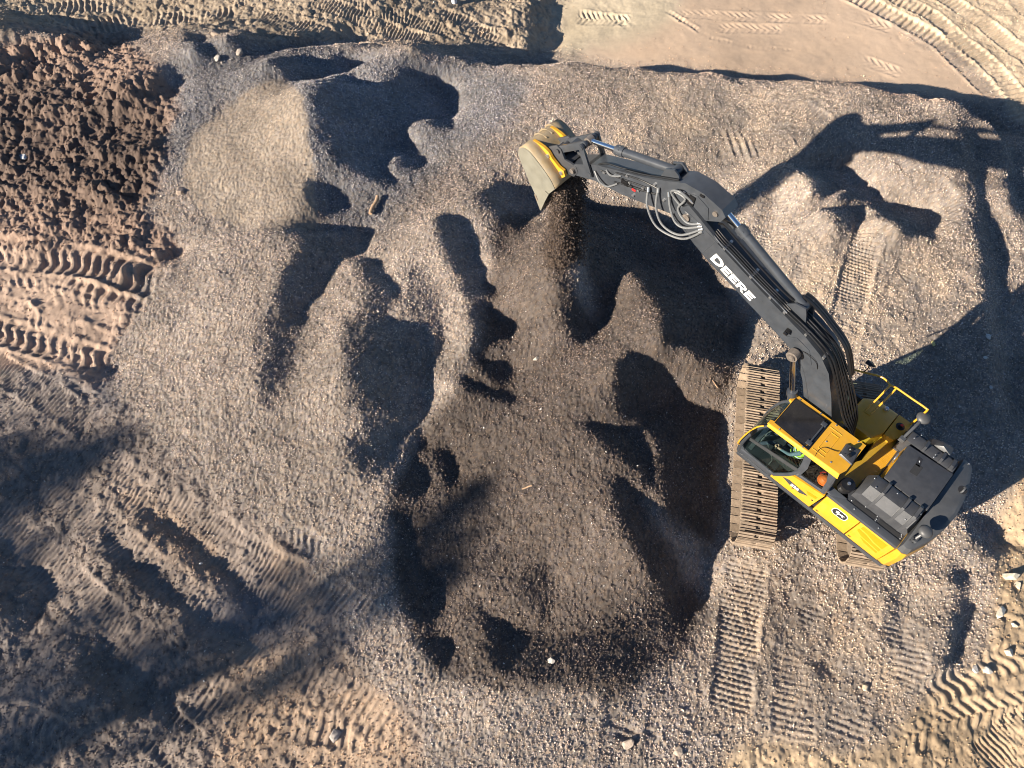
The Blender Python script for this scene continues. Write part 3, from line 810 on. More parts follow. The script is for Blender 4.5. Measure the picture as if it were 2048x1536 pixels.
nt.links.new(_lw.outputs['Facing'], _pw.inputs[0]); nt.links.new(_pw.outputs[0], _ad.inputs[0]); nt.links.new(_ad.outputs[0], _mx.inputs[0])
nt.links.new(_tr.outputs[0], _mx.inputs[1]); nt.links.new(_gl.outputs[0], _mx.inputs[2])
nt.links.new(_mx.outputs[0], nt.nodes['Material Output'].inputs['Surface'])
SKYGL = paint('tinted_roof_glass', (.012, .012, .014), .12, var=.3, scale=2.5, dust=.05, spec=.7)
MIRR = paint('mirror_shell', (.06, .062, .066), .45, var=.05)

# ------------------------------------------------------------------ excavator
MX, MY, MYAW, TYAW = 7.479, 6.480, 2.3771, 1.385
MZ = 0.03
exc = bpy.data.objects.new('excavator', None); COL.objects.link(exc)
exc.location = (MX, MY, MZ); exc.rotation_euler = (0, 0, MYAW); exc.empty_display_size = 1
tag(exc, 'yellow and dark grey crawler excavator tipping gravel from its raised bucket', 'excavator')

# undercarriage (turned against the house)
def under(name, bm, mat, **k):
    o = finish(name, bm, mat, exc, **k); o.rotation_euler = (0, 0, TYAW - MYAW); return o
bm = BM(); box(bm, -1.0, 1.0, -.62, .62, .42, .82)
for sx in (-1, 1):
    for sy in (-1, 1): hull(bm, [(sx * .45, sy * .5, .45), (sx * .45, sy * .5, .8), (sx * 1.0, sy * .5, .45), (sx * 1.0, sy * .5, .75), (sx * 1.0, sy * 1.05, .35), (sx * 1.0, sy * 1.05, .62), (sx * 1.5, sy * 1.05, .35), (sx * 1.5, sy * 1.05, .62)])
cyl(bm, (0, 0, .8), (0, 0, 1.0), .72, n=32)
under('carbody', bm, IRON, bevel=.02)
SHOE_W, R_T, XS, XI = .85, .44, -2.05, 1.88
NSHOE = 50
LT = (XI - XS) * 2 + 2 * math.pi * R_T; PT = LT / NSHOE
def loop_point(s):
    s %= LT; a = XI - XS
    if s < a: return Vector((XS + s, 0, 2 * R_T + .06)), 0.0
    s -= a
    if s < math.pi * R_T:
        t = s / R_T; return Vector((XI + R_T * math.sin(t), 0, R_T + .06 + R_T * math.cos(t))), -t
    s -= math.pi * R_T
    if s < a: return Vector((XI - s, 0, .06)), -math.pi
    s -= a; t = s / R_T
    return Vector((XS - R_T * math.sin(t), 0, R_T + .06 - R_T * math.cos(t))), -math.pi - t
bm = BM(); w = SHOE_W / 2; hp = PT / 2 - .014
for y0, y1 in ((-w, -.05), (.05, w)): box(bm, -hp, hp, y0, y1, 0, .016)
box(bm, -hp, -.035, -.05, .05, 0, .016); box(bm, .035, hp, -.05, .05, 0, .016)
for gx_, gh in ((-hp + .014, .052), (0.0, .046), (hp - .014, .052)):
    if gx_ == 0.0:
        for a_, b2 in ((-w, -.07), (.07, w)): hull(bm, [(gx_ - .014, a_, .015), (gx_ + .014, a_, .015), (gx_ - .007, a_, gh), (gx_ + .007, a_, gh), (gx_ - .014, b2, .015), (gx_ + .014, b2, .015), (gx_ - .007, b2, gh), (gx_ + .007, b2, gh)])
    else: hull(bm, [(gx_ - .014, -w, .015), (gx_ + .014, -w, .015), (gx_ - .007, -w, gh), (gx_ + .007, -w, gh), (gx_ - .014, w, .015), (gx_ + .014, w, .015), (gx_ - .007, w, gh), (gx_ + .007, w, gh)])
proto = finish('track_shoe', bm, TRACK, ang=25); shoe_me = proto.data; bpy.data.objects.remove(proto)
for side in (1, -1):
    yt = side * 1.295
    bm = BM()
    prism(bm, [(XS - .1, .34), (XS + .35, .26), (XI - .4, .26), (XI + .02, .36), (XI + .02, .66), (XI - .4, .80), (XS + .35, .80), (XS - .1, .66)], yt - .20, yt + .20)
    for k in range(8): cyl(bm, (XS + .55 + k * .42, yt - .24, .26), (XS + .55 + k * .42, yt + .24, .26), .12, n=14)
    for k in (1.1, 2.6):
        cyl(bm, (XS + k, yt - .16, .80), (XS + k, yt + .16, .80), .09, n=12)
        for ss in (1, -1): box(bm, XS + k - .28, XS + k + .28, yt + ss * .30 - .012, yt + ss * .30 + .012, .60, .78)
    trk = under('crawler_track', bm, IRON, bevel=.012)
    bm = BM(); cyl(bm, (XI, yt - .20, R_T + .06), (XI, yt + .20, R_T + .06), R_T - .06, n=28); cyl(bm, (XI, yt - .27, R_T + .06), (XI, yt + .27, R_T + .06), .15, n=14)
    finish('idler_wheel', bm, IRON, trk, bevel=.01)
    bm = BM(); cyl(bm, (XS, yt - .06, R_T + .06), (XS, yt + .06, R_T + .06), R_T - .03, n=22); cyl(bm, (XS, yt - .24, R_T + .06), (XS, yt + .26, R_T + .06), .27, n=24)
    finish('drive_sprocket', bm, IRON, trk, bevel=.01)
    rr = random.Random(5 + side)
    for k in range(NSHOE):
        p, a_ = loop_point((k + .3) * PT)
        o = bpy.data.objects.new('track_shoe', shoe_me); COL.objects.link(o); o.parent = trk
        o.location = (p.x, yt + rr.uniform(-.006, .006), p.z); o.rotation_euler = (0, -a_ + rr.uniform(-.02, .02), 0)

# revolving frame
def part(name, bm, mat, parent=None, **k): return finish(name, bm, mat, parent or exc, **k)
bm = BM()
hull(bm, [(x, y, z) for x, y in ((1.35, .40), (1.35, 1.42), (.55, -1.40), (.75, -.5), (-2.5, -1.40), (-2.5, 1.42)) for z in (1.0, 1.22)])
part('turntable_frame', bm, GREY, bevel=.02)
bm = BM(); box(bm, -2.62, 1.36, 1.405, 1.47, 1.12, 1.245)
part('side_sill', bm, GREY, bevel=.012)
bm = BM(); box(bm, -2.5, .45, -1.47, -1.405, 1.12, 1.245)
part('side_sill', bm, GREY, bevel=.012)
bm = BM()
for sy in (-1, 1): prism(bm, [(-.45, 1.2), (.55, 1.2), (.42, 1.85), (.2, 2.2), (-.02, 2.2), (-.2, 1.9)], sy * .36 - .03, sy * .36 + .03)
cyl(bm, (.15, -.42, 2.0), (.15, .42, 2.0), .09, n=16)
part('boom_bracket', bm, GREY, bevel=.01)
# side doors
def wall_panel(name, x0, x1, seam=.012, top=1.985):
    bm = BM(); hull(bm, [(x, y, z) for x in (x0 + seam, x1 - seam) for y, z in ((1.452, 1.25), (1.355, top), (1.30, 1.25), (1.25, top))])
    return part(name, bm, YEL, bevel=.014)
d1 = wall_panel('side_door', -1.615, -.745); d2 = wall_panel('side_door', -2.475, -1.615)
def wall_pt(x, z, off=0.004):
    t = (z - 1.25) / (1.985 - 1.25); return Vector((x, 1.452 + (1.355 - 1.452) * t + off, z))
def decal(name, parent, mat, polys, off=.003, th=.0015):
    bm = BM()
    for poly in polys:
        pts = [wall_pt(x, z, off) for x, z in poly]
        extr(bm, pts, (0, th, 0))
    return finish(name, bm, mat, parent, ang=60)
decal('stripe_decal', d2, DKYEL, [[(-1.72, 1.93), (-2.33, 1.93), (-2.33, 1.70), (-2.12, 1.72), (-1.90, 1.80), (-1.72, 1.83)], [(-1.70, 1.78), (-1.90, 1.745), (-2.12, 1.665), (-2.33, 1.64), (-2.33, 1.545), (-1.85, 1.61), (-1.70, 1.70)], [(-1.86, 1.56), (-2.33, 1.50), (-2.33, 1.44), (-2.0, 1.47)]])
def rrect(cx, cz, w_, h_, r, n=5):
    out = []
    for qx, qz, a0 in ((1, 1, 0), (-1, 1, 90), (-1, -1, 180), (1, -1, 270)):
        for k in range(n + 1):
            a_ = math.radians(a0 + 90 * k / n); out.append((cx + qx * (w_ / 2 - r) + r * math.cos(a_), cz + qz * (h_ / 2 - r) + r * math.sin(a_)))
    return out
LX, LZ = -1.215, 1.76
lg = decal('emblem', d1, WHITE, [rrect(LX, LZ, .37, .25, .10)])
decal('emblem_field', lg, BLKDECAL, [rrect(LX, LZ, .338, .218, .085)], off=.006)
_deer = [(.145,.035),(.120,.060),(.095,.052),(.080,.085),(.060,.060),(.040,.082),(.035,.052),(.060,.030),(.030,.022),(-.030,.030),(-.085,.045),(-.120,.030),(-.150,.055),(-.158,.045),(-.125,.012),(-.100,-.005),(-.140,-.060),(-.130,-.065),(-.070,-.012),(-.015,-.022),(.030,-.030),(.020,-.060),(.060,-.085),(.066,-.076),(.045,-.055),(.070,-.022),(.105,-.050),(.112,-.043),(.090,-.008),(.100,.020),(.125,.022)]
decal('leaping_deer', lg, WHITE, [[(LX + .74 * u, LZ + .78 * v) for u, v in _deer]], off=.009)
for dr_, x_ in ((d1, -.845), (d2, -1.705)):
    bm = BM()
    hull(bm, [wall_pt(x_ + dx, 1.33 + dz, o_) for dx in (-.035, .035) for dz in (-.012, .012) for o_ in (-.005, .006)]); finish('door_latch', bm, BLACK, dr_)
# grey ledge above the doors and deck
bm = BM(); hull(bm, [(x, y, z) for x in (-2.60, -.72) for y, z in ((1.352, 1.985), (1.33, 2.06), (1.17, 2.09), (1.15, 1.95))])
hull(bm, [(-.70, 1.34, 2.0), (-.62, 1.34, 2.0), (-1.1, 1.34, 2.0), (-.68, 1.15, 2.14), (-1.1, 1.15, 2.1), (-.70, 1.12, 1.95), (-1.1, 1.12, 1.95), (-.64, 1.3, 2.10)])
part('side_ledge', bm, GREY, bevel=.012)
bm = BM(); slab(bm, [(-1.12, 1.16), (-2.47, 1.16), (-2.47, -1.40), (-1.2, -1.40), (-1.2, -.7), (-1.33, -.7), (-1.33, .55), (-1.0, .85)], 1.7, 2.07)
deck = part('engine_deck', bm, HOOD, bevel=.01)
for xa, xb in ((-1.24, -1.78), (-1.88, -2.37)):
    bm = BM(); slab(bm, [(xa, 1.045), (xb, 1.035), (xb, 1.135), (xa, 1.14)], 2.068, 2.078)
    part('vent_mesh', bm, GRIP)
# hood: flat lid between two ribbed pods
bm = BM(); hull(bm, [(x, y, z) for x, y in ((-1.36, -.62), (-1.36, .44), (-2.42, .46), (-2.42, -.68)) for z in (2.0, 2.585)] )
lid = part('hood_lid', bm, HOOD, bevel=.018)
bm = BM(); slab(bm, [(-1.69, -.33), (-1.86, -.35), (-1.86, -.07), (-1.69, -.05)], 2.584, 2.589); part('grip_pad', bm, GRIP, lid)
bm = BM(); slab(bm, [(-1.66, -.52), (-1.76, -.52), (-1.80, -.30), (-1.70, -.30)], 2.584, 2.589)
part('warning_label', bm, BLKDECAL, lid)
bm = BM(); slab(bm, [(-1.715, -.44), (-1.735, -.44), (-1.745, -.40), (-1.725, -.40)], 2.5895, 2.591); part('label_print', bm, WHITE, lid)
def pod(name, prof, xs, rib_x, ydir):
    """ribbed pod: cross-section (y,z) list lofted along x, raised ribs between recessed fields"""
    bm = BM()
    rings = []
    for x_, k in xs: rings.append([(x_, y_, 2.05 + (z_ - 2.05) * k) for y_, z_ in prof])
    loft(bm, rings)
    o = part(name, bm, HOOD, bevel=.016)
    for xa, xb in rib_x:
        bm = BM()
        loft(bm, [[(x_, y_, 2.05 + (z_ - 2.05) * 1.0 + .004) for y_, z_ in prof] for x_ in (xa, xb)])
        c = Vector(((xa + xb) / 2, sum(p[0] for p in prof) / len(prof), 2.06))
        for v in bm.verts:
            d_ = v.co - c; v.co = c + Vector((d_.x, d_.y * 1.03, d_.z * 1.055))
        finish('pod_rib', bm, HOOD, o, bevel=.01)
    return o
pod('engine_pod', [(.475, 2.05), (.475, 2.60), (.55, 2.635), (.80, 2.60), (.98, 2.36), (1.005, 2.05)], [(-1.12, .5), (-1.24, .94), (-2.36, .94), (-2.45, .45)], [(-1.50, -1.56), (-1.98, -2.04), (-2.25, -2.32)], 1)
pod('engine_pod', [(-.70, 2.05), (-.70, 2.60), (-.78, 2.635), (-.98, 2.60), (-1.16, 2.36), (-1.20, 2.05)], [(-1.20, .55), (-1.27, .94), (-2.38, .94), (-2.46, .5)], [(-1.62, -1.68), (-2.02, -2.08), (-2.26, -2.33)], -1)
# air scoop on the far pod
bm = BM(); hull(bm, [(-1.72, -1.02, 2.50), (-1.72, -1.35, 2.30), (-2.1, -1.36, 2.34), (-2.15, -1.0, 2.62), (-1.92, -1.06, 2.68), (-1.92, -1.3, 2.50), (-2.15, -1.3, 2.5), (-2.2, -1.36, 2.1), (-1.68, -1.36, 2.1)])
part('air_scoop', bm, CWT, bevel=.015)
bm = BM()
for x_, y_, z_ in [(-1.2, 1.10, 2.07), (-1.5, 1.01, 2.07), (-1.82, 1.09, 2.07), (-1.82, 1.14, 2.07), (-2.42, 1.12, 2.07), (-2.42, 1.06, 2.07), (-2.4, 1.02, 2.07), (-1.8, 1.02, 2.07), (-1.22, .62, 2.6), (-1.35, .76, 2.58), (-1.75, .6, 2.63), (-2.35, .64, 2.60), (-2.20, .9, 2.47), (-1.05, .9, 2.07), (-1.12, .52, 2.1), (-1.36, -.82, 2.62), (-1.45, -1.05, 2.55), (-1.9, -.78, 2.63), (-2.3, -.95, 2.6), (-1.4, -1.32, 2.09), (-1.9, -.70, 2.63), (-1.34, 1.24, 2.09), (-1.95, 1.25, 2.09), (-2.5, 1.25, 2.09), (-2.6, -1.3, 2.36), (-2.55, -1.2, 2.36)]:
    lathe(bm, (x_, y_, z_), [(.017, 0), (.017, .008), (.008, .016)], 8)
tag(part('bolts', bm, STEEL), kind='stuff')
# grab handles
bm = BM(); tube(bm, [(-1.335, -.28, 2.42), (-1.30, -.28, 2.56), (-1.30, -.20, 2.60), (-1.30, -.11, 2.56), (-1.335, -.11, 2.42)], .016); part('grab_handle', bm, STEEL)
bm = BM(); box(bm, -1.40, -1.355, -.60, .43, 1.95, 2.5); part('engine_bulkhead', bm, YEL, bevel=.01)
# counterweight
def cw_ring(z_, grow=0.0, taper=0.0):
    pts = []
    base = [(-2.47, 1.44), (-2.62, 1.46), (-2.72, 1.41), (-2.90, .95), (-3.01, .45), (-3.05, 0), (-3.01, -.45), (-2.92, -.92), (-2.78, -1.36), (-2.70, -1.44), (-2.47, -1.45)]
    for x_, y_ in base: pts.append((x_ + (taper if x_ < -2.5 else 0) + (0), y_ * (1 - .035 * grow), z_))
    return pts
bm = BM(); loft(bm, [cw_ring(1.18, .6, .10), cw_ring(1.30), cw_ring(1.9, .1), cw_ring(2.12, .8, .03)])
cwy = part('counterweight', bm, YEL, bevel=.02)
bm = BM(); loft(bm, [[(x_, y_, 2.122) for x_, y_, _ in cw_ring(0, 1.0, .03)], [(x_ , y_, 2.24) for x_, y_, _ in cw_ring(0, 1.5, .045)], [(x_, y_, 2.33) for x_, y_, _ in cw_ring(0, 2.0, .06)], [(x_, y_, 2.385) for x_, y_, _ in cw_ring(0, 4.5, .14)]])
part('counterweight_cap', bm, CWT, cwy, bevel=.012)
bm = BM(); hull(bm, [(-2.78, -.55, 1.25), (-3.04, -.35, 1.28), (-3.06, -.35, 1.9), (-2.80, -1.2, 1.9), (-2.70, -1.36, 1.3), (-2.86, -1.15, 1.95), (-3.03, -.4, 1.97)])
part('rear_grille', bm, IRON, cwy, bevel=.02)
bm = BM()   # lifting eye: flat black disc painted in for the shadowed recess, with a loop
lathe(bm, (-2.79, -.62, 2.383), [(.10, 0), (.10, .006), (.06, .007)], 20); part('lifting_pocket_shade', bm, BLKDECAL, cwy)
bm = BM(); tube(bm, [(-2.79, -.70, 2.37), (-2.79, -.68, 2.45), (-2.79, -.62, 2.475), (-2.79, -.56, 2.45), (-2.79, -.54, 2.37)], .022); part('lifting_eye', bm, CWT, cwy)
bm = BM(); cyl(bm, (-1.2, 0, 2.0), (-1.2, 0, 2.02), .02, n=8); bm.free()
# mirrors on stalks
def stalk_mirror(base, head, r):
    bm = BM(); b0, h0 = Vector(base), Vector(head)
    box(bm, b0.x - .06, b0.x + .06, b0.y - .05, b0.y + .05, b0.z - .06, b0.z + .05)
    tube(bm, [b0, b0 * .45 + h0 * .55 + Vector((0, 0, .05)), h0 - Vector((0, 0, .03))], .035, 10)
    o = part('mirror_arm', bm, CWT, bevel=.0)
    bm = BM(); lathe(bm, h0, [(.02, .075), (r * .55, .065), (r * .85, .035), (r, -.01), (r * .97, -.03), (.02, -.035)], 28)
    finish('mirror_head', bm, MIRR, o, ang=50)
    return o
stalk_mirror((-1.19, -.70, 2.50), (-1.25, -1.36, 2.70), .155)
stalk_mirror((-2.57, 1.12, 2.40), (-2.62, .90, 2.60), .148)
bm = BM(); tube(bm, [(-2.5, 1.2, 2.4), (-2.56, 1.16, 2.47), (-2.52, 1.08, 2.44), (-2.6, 1.05, 2.41), (-2.58, 1.2, 2.39)], .008, 6); part('mirror_cable', bm, BLACK)
# walkway, tank and fillers
bm = BM(); slab(bm, [(-.66, .95), (-.66, .40), (-.86, .05), (-.86, -1.06), (-1.36, -1.06), (-1.36, .50), (-1.02, .84), (-.80, 1.14), (-.68, 1.14)], 1.82, 1.985)
wk = part('walkway_plate', bm, YEL, bevel=.006)
bm = BM()
for i in range(16):
    for j in range(34):
        x_ = -.90 - i * .032; y_ = .52 - j * .042
        if x_ < -1.33: continue
        a_ = .5 if (i + j) % 2 else -.5; dx_, dy_ = .012 * math.cos(a_), .012 * math.sin(a_)
        hull(bm, [(x_ - dx_, y_ - dy_, 1.983), (x_ + dx_, y_ + dy_, 1.983), (x_ + dy_ * .35, y_ - dx_ * .35, 1.983), (x_ - dy_ * .35, y_ + dx_ * .35, 1.983), (x_, y_, 1.990)])
tag(finish('tread_pattern', bm, YEL, wk), kind='stuff')
bm = BM(); hull(bm, [(x, y, z) for x, y in ((-.03, -.44), (-.03, -1.22), (-.28, -1.42), (-.855, -1.42), (-.855, -.72), (-.70, -.44)) for z in (1.25, 2.18)] + [(-.12, -.5, 2.215), (-.14, -1.18, 2.215), (-.84, -1.36, 2.215), (-.84, -.74, 2.215), (-.68, -.52, 2.215)])
tk = part('fuel_tank', bm, YEL, bevel=.012)
bm = BM(); hull(bm, [(x, y, z) for x, y in ((-.87, -.74), (-.87, -1.42), (-1.22, -1.42), (-1.22, -1.02), (-1.1, -.74)) for z in (1.25, 2.20)])
tk2 = part('hydraulic_tank', bm, YEL, bevel=.012)
bm = BM(); lathe(bm, (-.57, -1.32, 2.20), [(.06, 0), (.06, .05), (.045, .075), (.02, .08)], 16); finish('filler_cap', bm, STEEL, tk)
bm = BM(); lathe(bm, (-1.04, -1.16, 2.20), [(.10, 0), (.10, .012), (.055, .02), (.055, .07), (.03, .075)], 18); c_ = finish('filler_cap', bm, BLACK, tk2)
bm = BM(); lathe(bm, (-1.04, -1.16, 2.275), [(.032, 0), (.03, .025)], 12); finish('cap_top', bm, RED, c_)
bm = BM(); lathe(bm, (-1.06, -.86, 2.20), [(.085, 0), (.085, .012), (.02, .014)], 18); finish('cover_plate', bm, YEL, tk2)
bm = BM(); box(bm, -.22, -.40, -1.02, -.90, 2.21, 2.23); finish('rail_bracket', bm, YEL, tk, bevel=.004)
bm = BM(); box(bm, -.26, -.38, -.50, -.447, 1.80, 2.05); part('warning_label', bm, BLKDECAL, tk)
bm = BM(); box(bm, -.95, .55, -1.40, -1.33, 1.24, 1.95); part('right_skirt', bm, GREY, bevel=.015)
# front right tool box and steps
bm = BM(); hull(bm, [(x, y, z) for x, y in ((.02, -.75), (.62, -.72), (.60, -1.25), (.05, -1.40)) for z in (1.22, 1.62)])
part('tool_box', bm, YEL, bevel=.015)
bm = BM()
for k in range(7): box(bm, .55 - k * .10, .49 - k * .10, -1.72, -1.30, 1.10 - .02 * (k % 2), 1.14)
box(bm, -.15, .6, -1.73, -1.70, 1.05, 1.14)
part('boarding_step', bm, GREY, bevel=.004)
# hand rail on the right
bm = BM()
tube(bm, [(.95, -1.40, 1.9), (.78, -1.46, 2.36), (.38, -1.47, 2.64), (.02, -1.47, 2.88), (-.14, -1.47, 2.89), (-.24, -1.44, 2.88), (-.33, -1.45, 2.88), (-.42, -1.47, 2.88), (-.8, -1.47, 2.88), (-1.14, -1.47, 2.88), (-1.19, -1.45, 2.82), (-1.19, -1.40, 2.15)], .024, 10, sub=4)
for x_ in (-.26, -.40): tube(bm, [(x_, -1.45, 2.87), (x_ + .005, -1.22, 2.60), (x_ + .02, -.97, 2.22)], .022, 8)
part('hand_rail', bm, YEL)
bm = BM(); tube(bm, [(.36, -1.47, 2.66), (.34, -1.49, 2.85), (.38, -1.50, 2.98)], .014, 6)
hull(bm, [(.33 + dx, -1.50 + dy, 3.0 + dz) for dx, dy, dz in ((-.10, -.05, -.02), (.14, .05, -.02), (-.10, .03, .05), (.14, -.03, .05), (0, .07, .02), (.02, -.08, .02))])
part('rail_mirror', bm, BLACK)
# pre-cleaner
bm = BM(); lathe(bm, (-.90, 1.00, 1.98), [(.07, 0), (.07, .14), (.155, .16), (.16, .22), (.15, .235), (.165, .25), (.165, .38), (.155, .41), (.05, .425), (.045, .44), (.01, .445)], 28)
pc = part('air_precleaner', bm, BLACK, ang=40)
bm = BM(); lathe(bm, (-.90, 1.00, 2.424), [(.04, 0), (.038, .012)], 14); finish('cap_nut', bm, STEEL, pc)

# ------------------------------------------------------------------ cab
CABG = GREY
bm = BM()
prism(bm, [(1.34, 1.24), (.42, 1.24), (.42, 1.42), (1.05, 1.48), (1.36, 1.55)], .46, 1.44)
cab = part('cab', bm, CABG, bevel=.01)
def cpart(name, bm, mat, **k): return finish(name, bm, mat, cab, **k)
def cab_y(z_): return 1.45 - .10 * smooth(1.9, 3.0, np.float64(z_))          # left wall leans in towards the roof
def bar(bm, pts, wy=.05, wn=.045, n=4):
    """post following (x,z) points on the left wall"""
    tube(bm, [(x_, float(cab_y(z_)) - .02, z_) for x_, z_ in pts], wn, 8, sub=5)
bm = BM()
bar(bm, [(1.36, 1.28), (1.40, 1.7), (1.37, 2.2), (1.28, 2.65), (1.12, 3.0)], wn=.05)
bar(bm, [(.40, 1.40), (.16, 1.85), (.06, 2.2), (.10, 2.6), (.20, 3.0)], wn=.05)
bar(bm, [(-.62, 2.18), (-.58, 2.6), (-.50, 3.0)], wn=.06)
bar(bm, [(1.32, 1.42), (.9, 1.42), (.42, 1.40)], wn=.05)
bar(bm, [(1.10, 2.98), (.2, 3.0), (-.5, 3.0)], wn=.04)
bar(bm, [(.06, 2.10), (-.3, 2.14), (-.64, 2.18)], wn=.05)
for x_, z_ in ((1.36, 1.28), (1.37, 2.2), (1.12, 3.0)): pass
tube(bm, [(1.36, .48, 1.28), (1.40, .48, 1.7), (1.37, .48, 2.2), (1.28, .50, 2.65), (1.12, .52, 3.0)], .045, 8)
tube(bm, [(-.58, .48, 1.25), (-.58, .48, 2.2), (-.5, .5, 3.0)], .05, 8)
cpart('door_frame', bm, CABG)
# door's broad lower edge and the band between the windows
bm = BM(); prism(bm, [(1.37, 1.26), (1.40, 1.62), (1.33, 1.60), (1.24, 1.50), (.55, 1.47), (.45, 1.36), (.45, 1.26)], 1.425, 1.458); cpart('door_kick_panel', bm, CABG, bevel=.006)
bm = BM(); extr(bm, [(.24, 1.36, 2.99), (.10, 1.40, 2.55), (.045, 1.44, 2.12), (-.03, 1.44, 2.14), (-.04, 1.40, 2.55), (.06, 1.355, 2.99)], (0, .022, 0)); cpart('door_pillar', bm, CABG, bevel=.004)
for z_, x_ in ((2.86, .15), (2.14, .02)):
    bm = BM(); cyl(bm, (x_, float(cab_y(z_)) + .015, z_ - .05), (x_, float(cab_y(z_)) + .015, z_ + .05), .018, n=8); cpart('door_hinge', bm, STEEL)
bm = BM(); extr(bm, [(-.47, 1.36, 2.99), (-.60, 1.39, 2.6), (-.66, 1.44, 2.2), (-.56, 1.44, 2.18), (-.50, 1.39, 2.6), (-.36, 1.36, 2.99)], (0, .022, 0)); cpart('rear_pillar', bm, CABG, bevel=.004)
# glass
bm = BM(); P_ = [(1.33, 1.60), (1.34, 2.2), (1.25, 2.65), (1.10, 2.97), (.19, 2.97), (.08, 2.55), (.08, 2.2), (.16, 1.85), (.40, 1.45), (1.22, 1.47)]
extr(bm, [(x_, float(cab_y(z_)) - .012, z_) for x_, z_ in P_], (0, -.006, 0)); cpart('door_window', bm, GLASS)
bm = BM(); P_ = [(.02, 2.95), (-.46, 2.95), (-.60, 2.25), (-.02, 2.18)]
extr(bm, [(x_, float(cab_y(z_)) - .012, z_) for x_, z_ in P_], (0, -.006, 0)); cpart('rear_side_window', bm, GLASS)
bm = BM()
prof = [(1.38, 1.32), (1.42, 1.7), (1.39, 2.2), (1.30, 2.65), (1.12, 3.0)]
loft(bm, [[(x_ + .03 - .10 * abs((y_ - .95) / .47) ** 2 * .5, y_, z_) for x_, z_ in prof] for y_ in np.linspace(.50, 1.40, 9)], closed=False)
ws = cpart('windscreen', bm, GLASS); md = ws.modifiers.new('thickness', 'SOLIDIFY'); md.thickness = .006
bm = BM(); extr(bm, [(-.60, .47, 2.2), (-.5, .50, 2.98), (1.10, .50, 2.98), (1.36, .47, 2.2), (1.38, .46, 1.5), (-.60, .46, 1.5)], (0, -.006, 0)); cpart('right_window', bm, GLASS)
bm = BM(); extr(bm, [(1.30, float(cab_y(2.0)) - .012, 2.02), (1.32, float(cab_y(2.1)) - .012, 2.12), (.10, float(cab_y(2.25)) - .012, 2.30), (.12, float(cab_y(2.1)) - .012, 2.18)], (0, .02, 0)); cpart('window_rail', bm, INTER)
# interior
bm = BM(); box(bm, -.62, 1.34, .48, 1.42, 1.24, 1.40); box(bm, -.66, -.60, .48, 1.42, 1.3, 2.15); cpart('cab_floor', bm, INTER)
bm = BM(); prism(bm, [(.42, 1.25), (-.665, 1.25), (-.70, 2.10), (.0, 1.96), (.10, 1.93), (.27, 1.62), (.42, 1.40)], 1.40, 1.452)
cs = cpart('cab_side_panel', bm, YEL, bevel=.010)
def cab_decal(name, parent, mat, polys, off):
    bm = BM()
    for poly in polys: extr(bm, [(x_, 1.452 + off, z_) for x_, z_ in poly], (0, .0015, 0))
    return finish(name, bm, mat, parent, ang=60)
cab_decal('grey_stripe', cs, GREY, [[(.22, 1.62), (.06, 1.70), (-.44, 1.64), (-.46, 1.62), (-.30, 1.50), (.0, 1.52)]], .002)
cab_decal('amber_stripe', cs, DKYEL, [[(-.36, 1.80), (-.63, 1.86), (-.63, 1.74), (-.44, 1.70)]], .002)
def text_mesh(name, txt, size, mat, parent, origin, U, V, off=.01, ext=.001):
    cu = bpy.data.curves.new(name, 'FONT'); cu.body = txt; cu.size = size; cu.offset = off; cu.extrude = ext; cu.resolution_u = 3
    o = bpy.data.objects.new(name, cu); COL.objects.link(o)
    dg = bpy.context.evaluated_depsgraph_get(); m = bpy.data.meshes.new_from_object(o.evaluated_get(dg)); m.name = name
    bpy.data.objects.remove(o); bpy.data.curves.remove(cu)
    U, V = Vector(U).normalized(), Vector(V).normalized(); W_ = U.cross(V)
    m.transform(Matrix(((U.x, V.x, W_.x, origin[0]), (U.y, V.y, W_.y, origin[1]), (U.z, V.z, W_.z, origin[2]), (0, 0, 0, 1))))
    m.materials.clear(); m.materials.append(mat)
    q = bpy.data.objects.new(name, m); COL.objects.link(q); q.parent = parent; return q
text_mesh('model_number', '330', .14, WHITE, cs, (-.03, 1.4575, 1.535), (-1, 0, 0), (0, 0, 1), .006)
text_mesh('model_letter', 'P', .09, BLKDECAL, cs, (-.10, 1.4575, 1.44), (-1, 0, 0), (0, 0, 1), .003)
bm = BM(); lathe(bm, (-.60, 1.452, 1.60), [(.022, 0), (.02, .01)], 10, (0, 1, 0)); finish('door_lock', bm, BLACK, cs)
# seat
bm = BM(); box(bm, -.28, .27, .70, 1.20, 1.78, 1.90); box(bm, -.10, .10, .85, 1.05, 1.40, 1.80); hull(bm, [(-.30, .72, 1.86), (-.30, 1.18, 1.86), (-.20, .72, 1.86), (-.20, 1.18, 1.86), (-.46, .76, 2.52), (-.46, 1.14, 2.52), (-.36, .76, 2.54), (-.36, 1.14, 2.54)]); hull(bm, [(x_, y_, z_) for x_ in (-.47, -.38) for y_ in (.83, 1.07) for z_ in (2.56, 2.76)])
bmesh.ops.translate(bm, verts=bm.verts, vec=(.36, 0, 0)); cpart('driver_seat', bm, SEATM, bevel=.03)
bm = BM()
for y0, y1 in ((.56, .69), (1.21, 1.34)):
    hull(bm, [(-.25, y0, 1.75), (-.25, y1, 1.75), (.42, y0, 1.85), (.42, y1, 1.85), (-.25, y0, 2.02), (-.25, y1, 2.02), (.44, y0, 2.05), (.44, y1, 2.05)])
    tube(bm, [(.36, (y0 + y1) / 2, 2.04), (.38, (y0 + y1) / 2, 2.14), (.37, (y0 + y1) / 2, 2.20)], .024, 8)
bmesh.ops.translate(bm, verts=bm.verts, vec=(.36, 0, 0)); cpart('control_console', bm, INTER, bevel=.02)
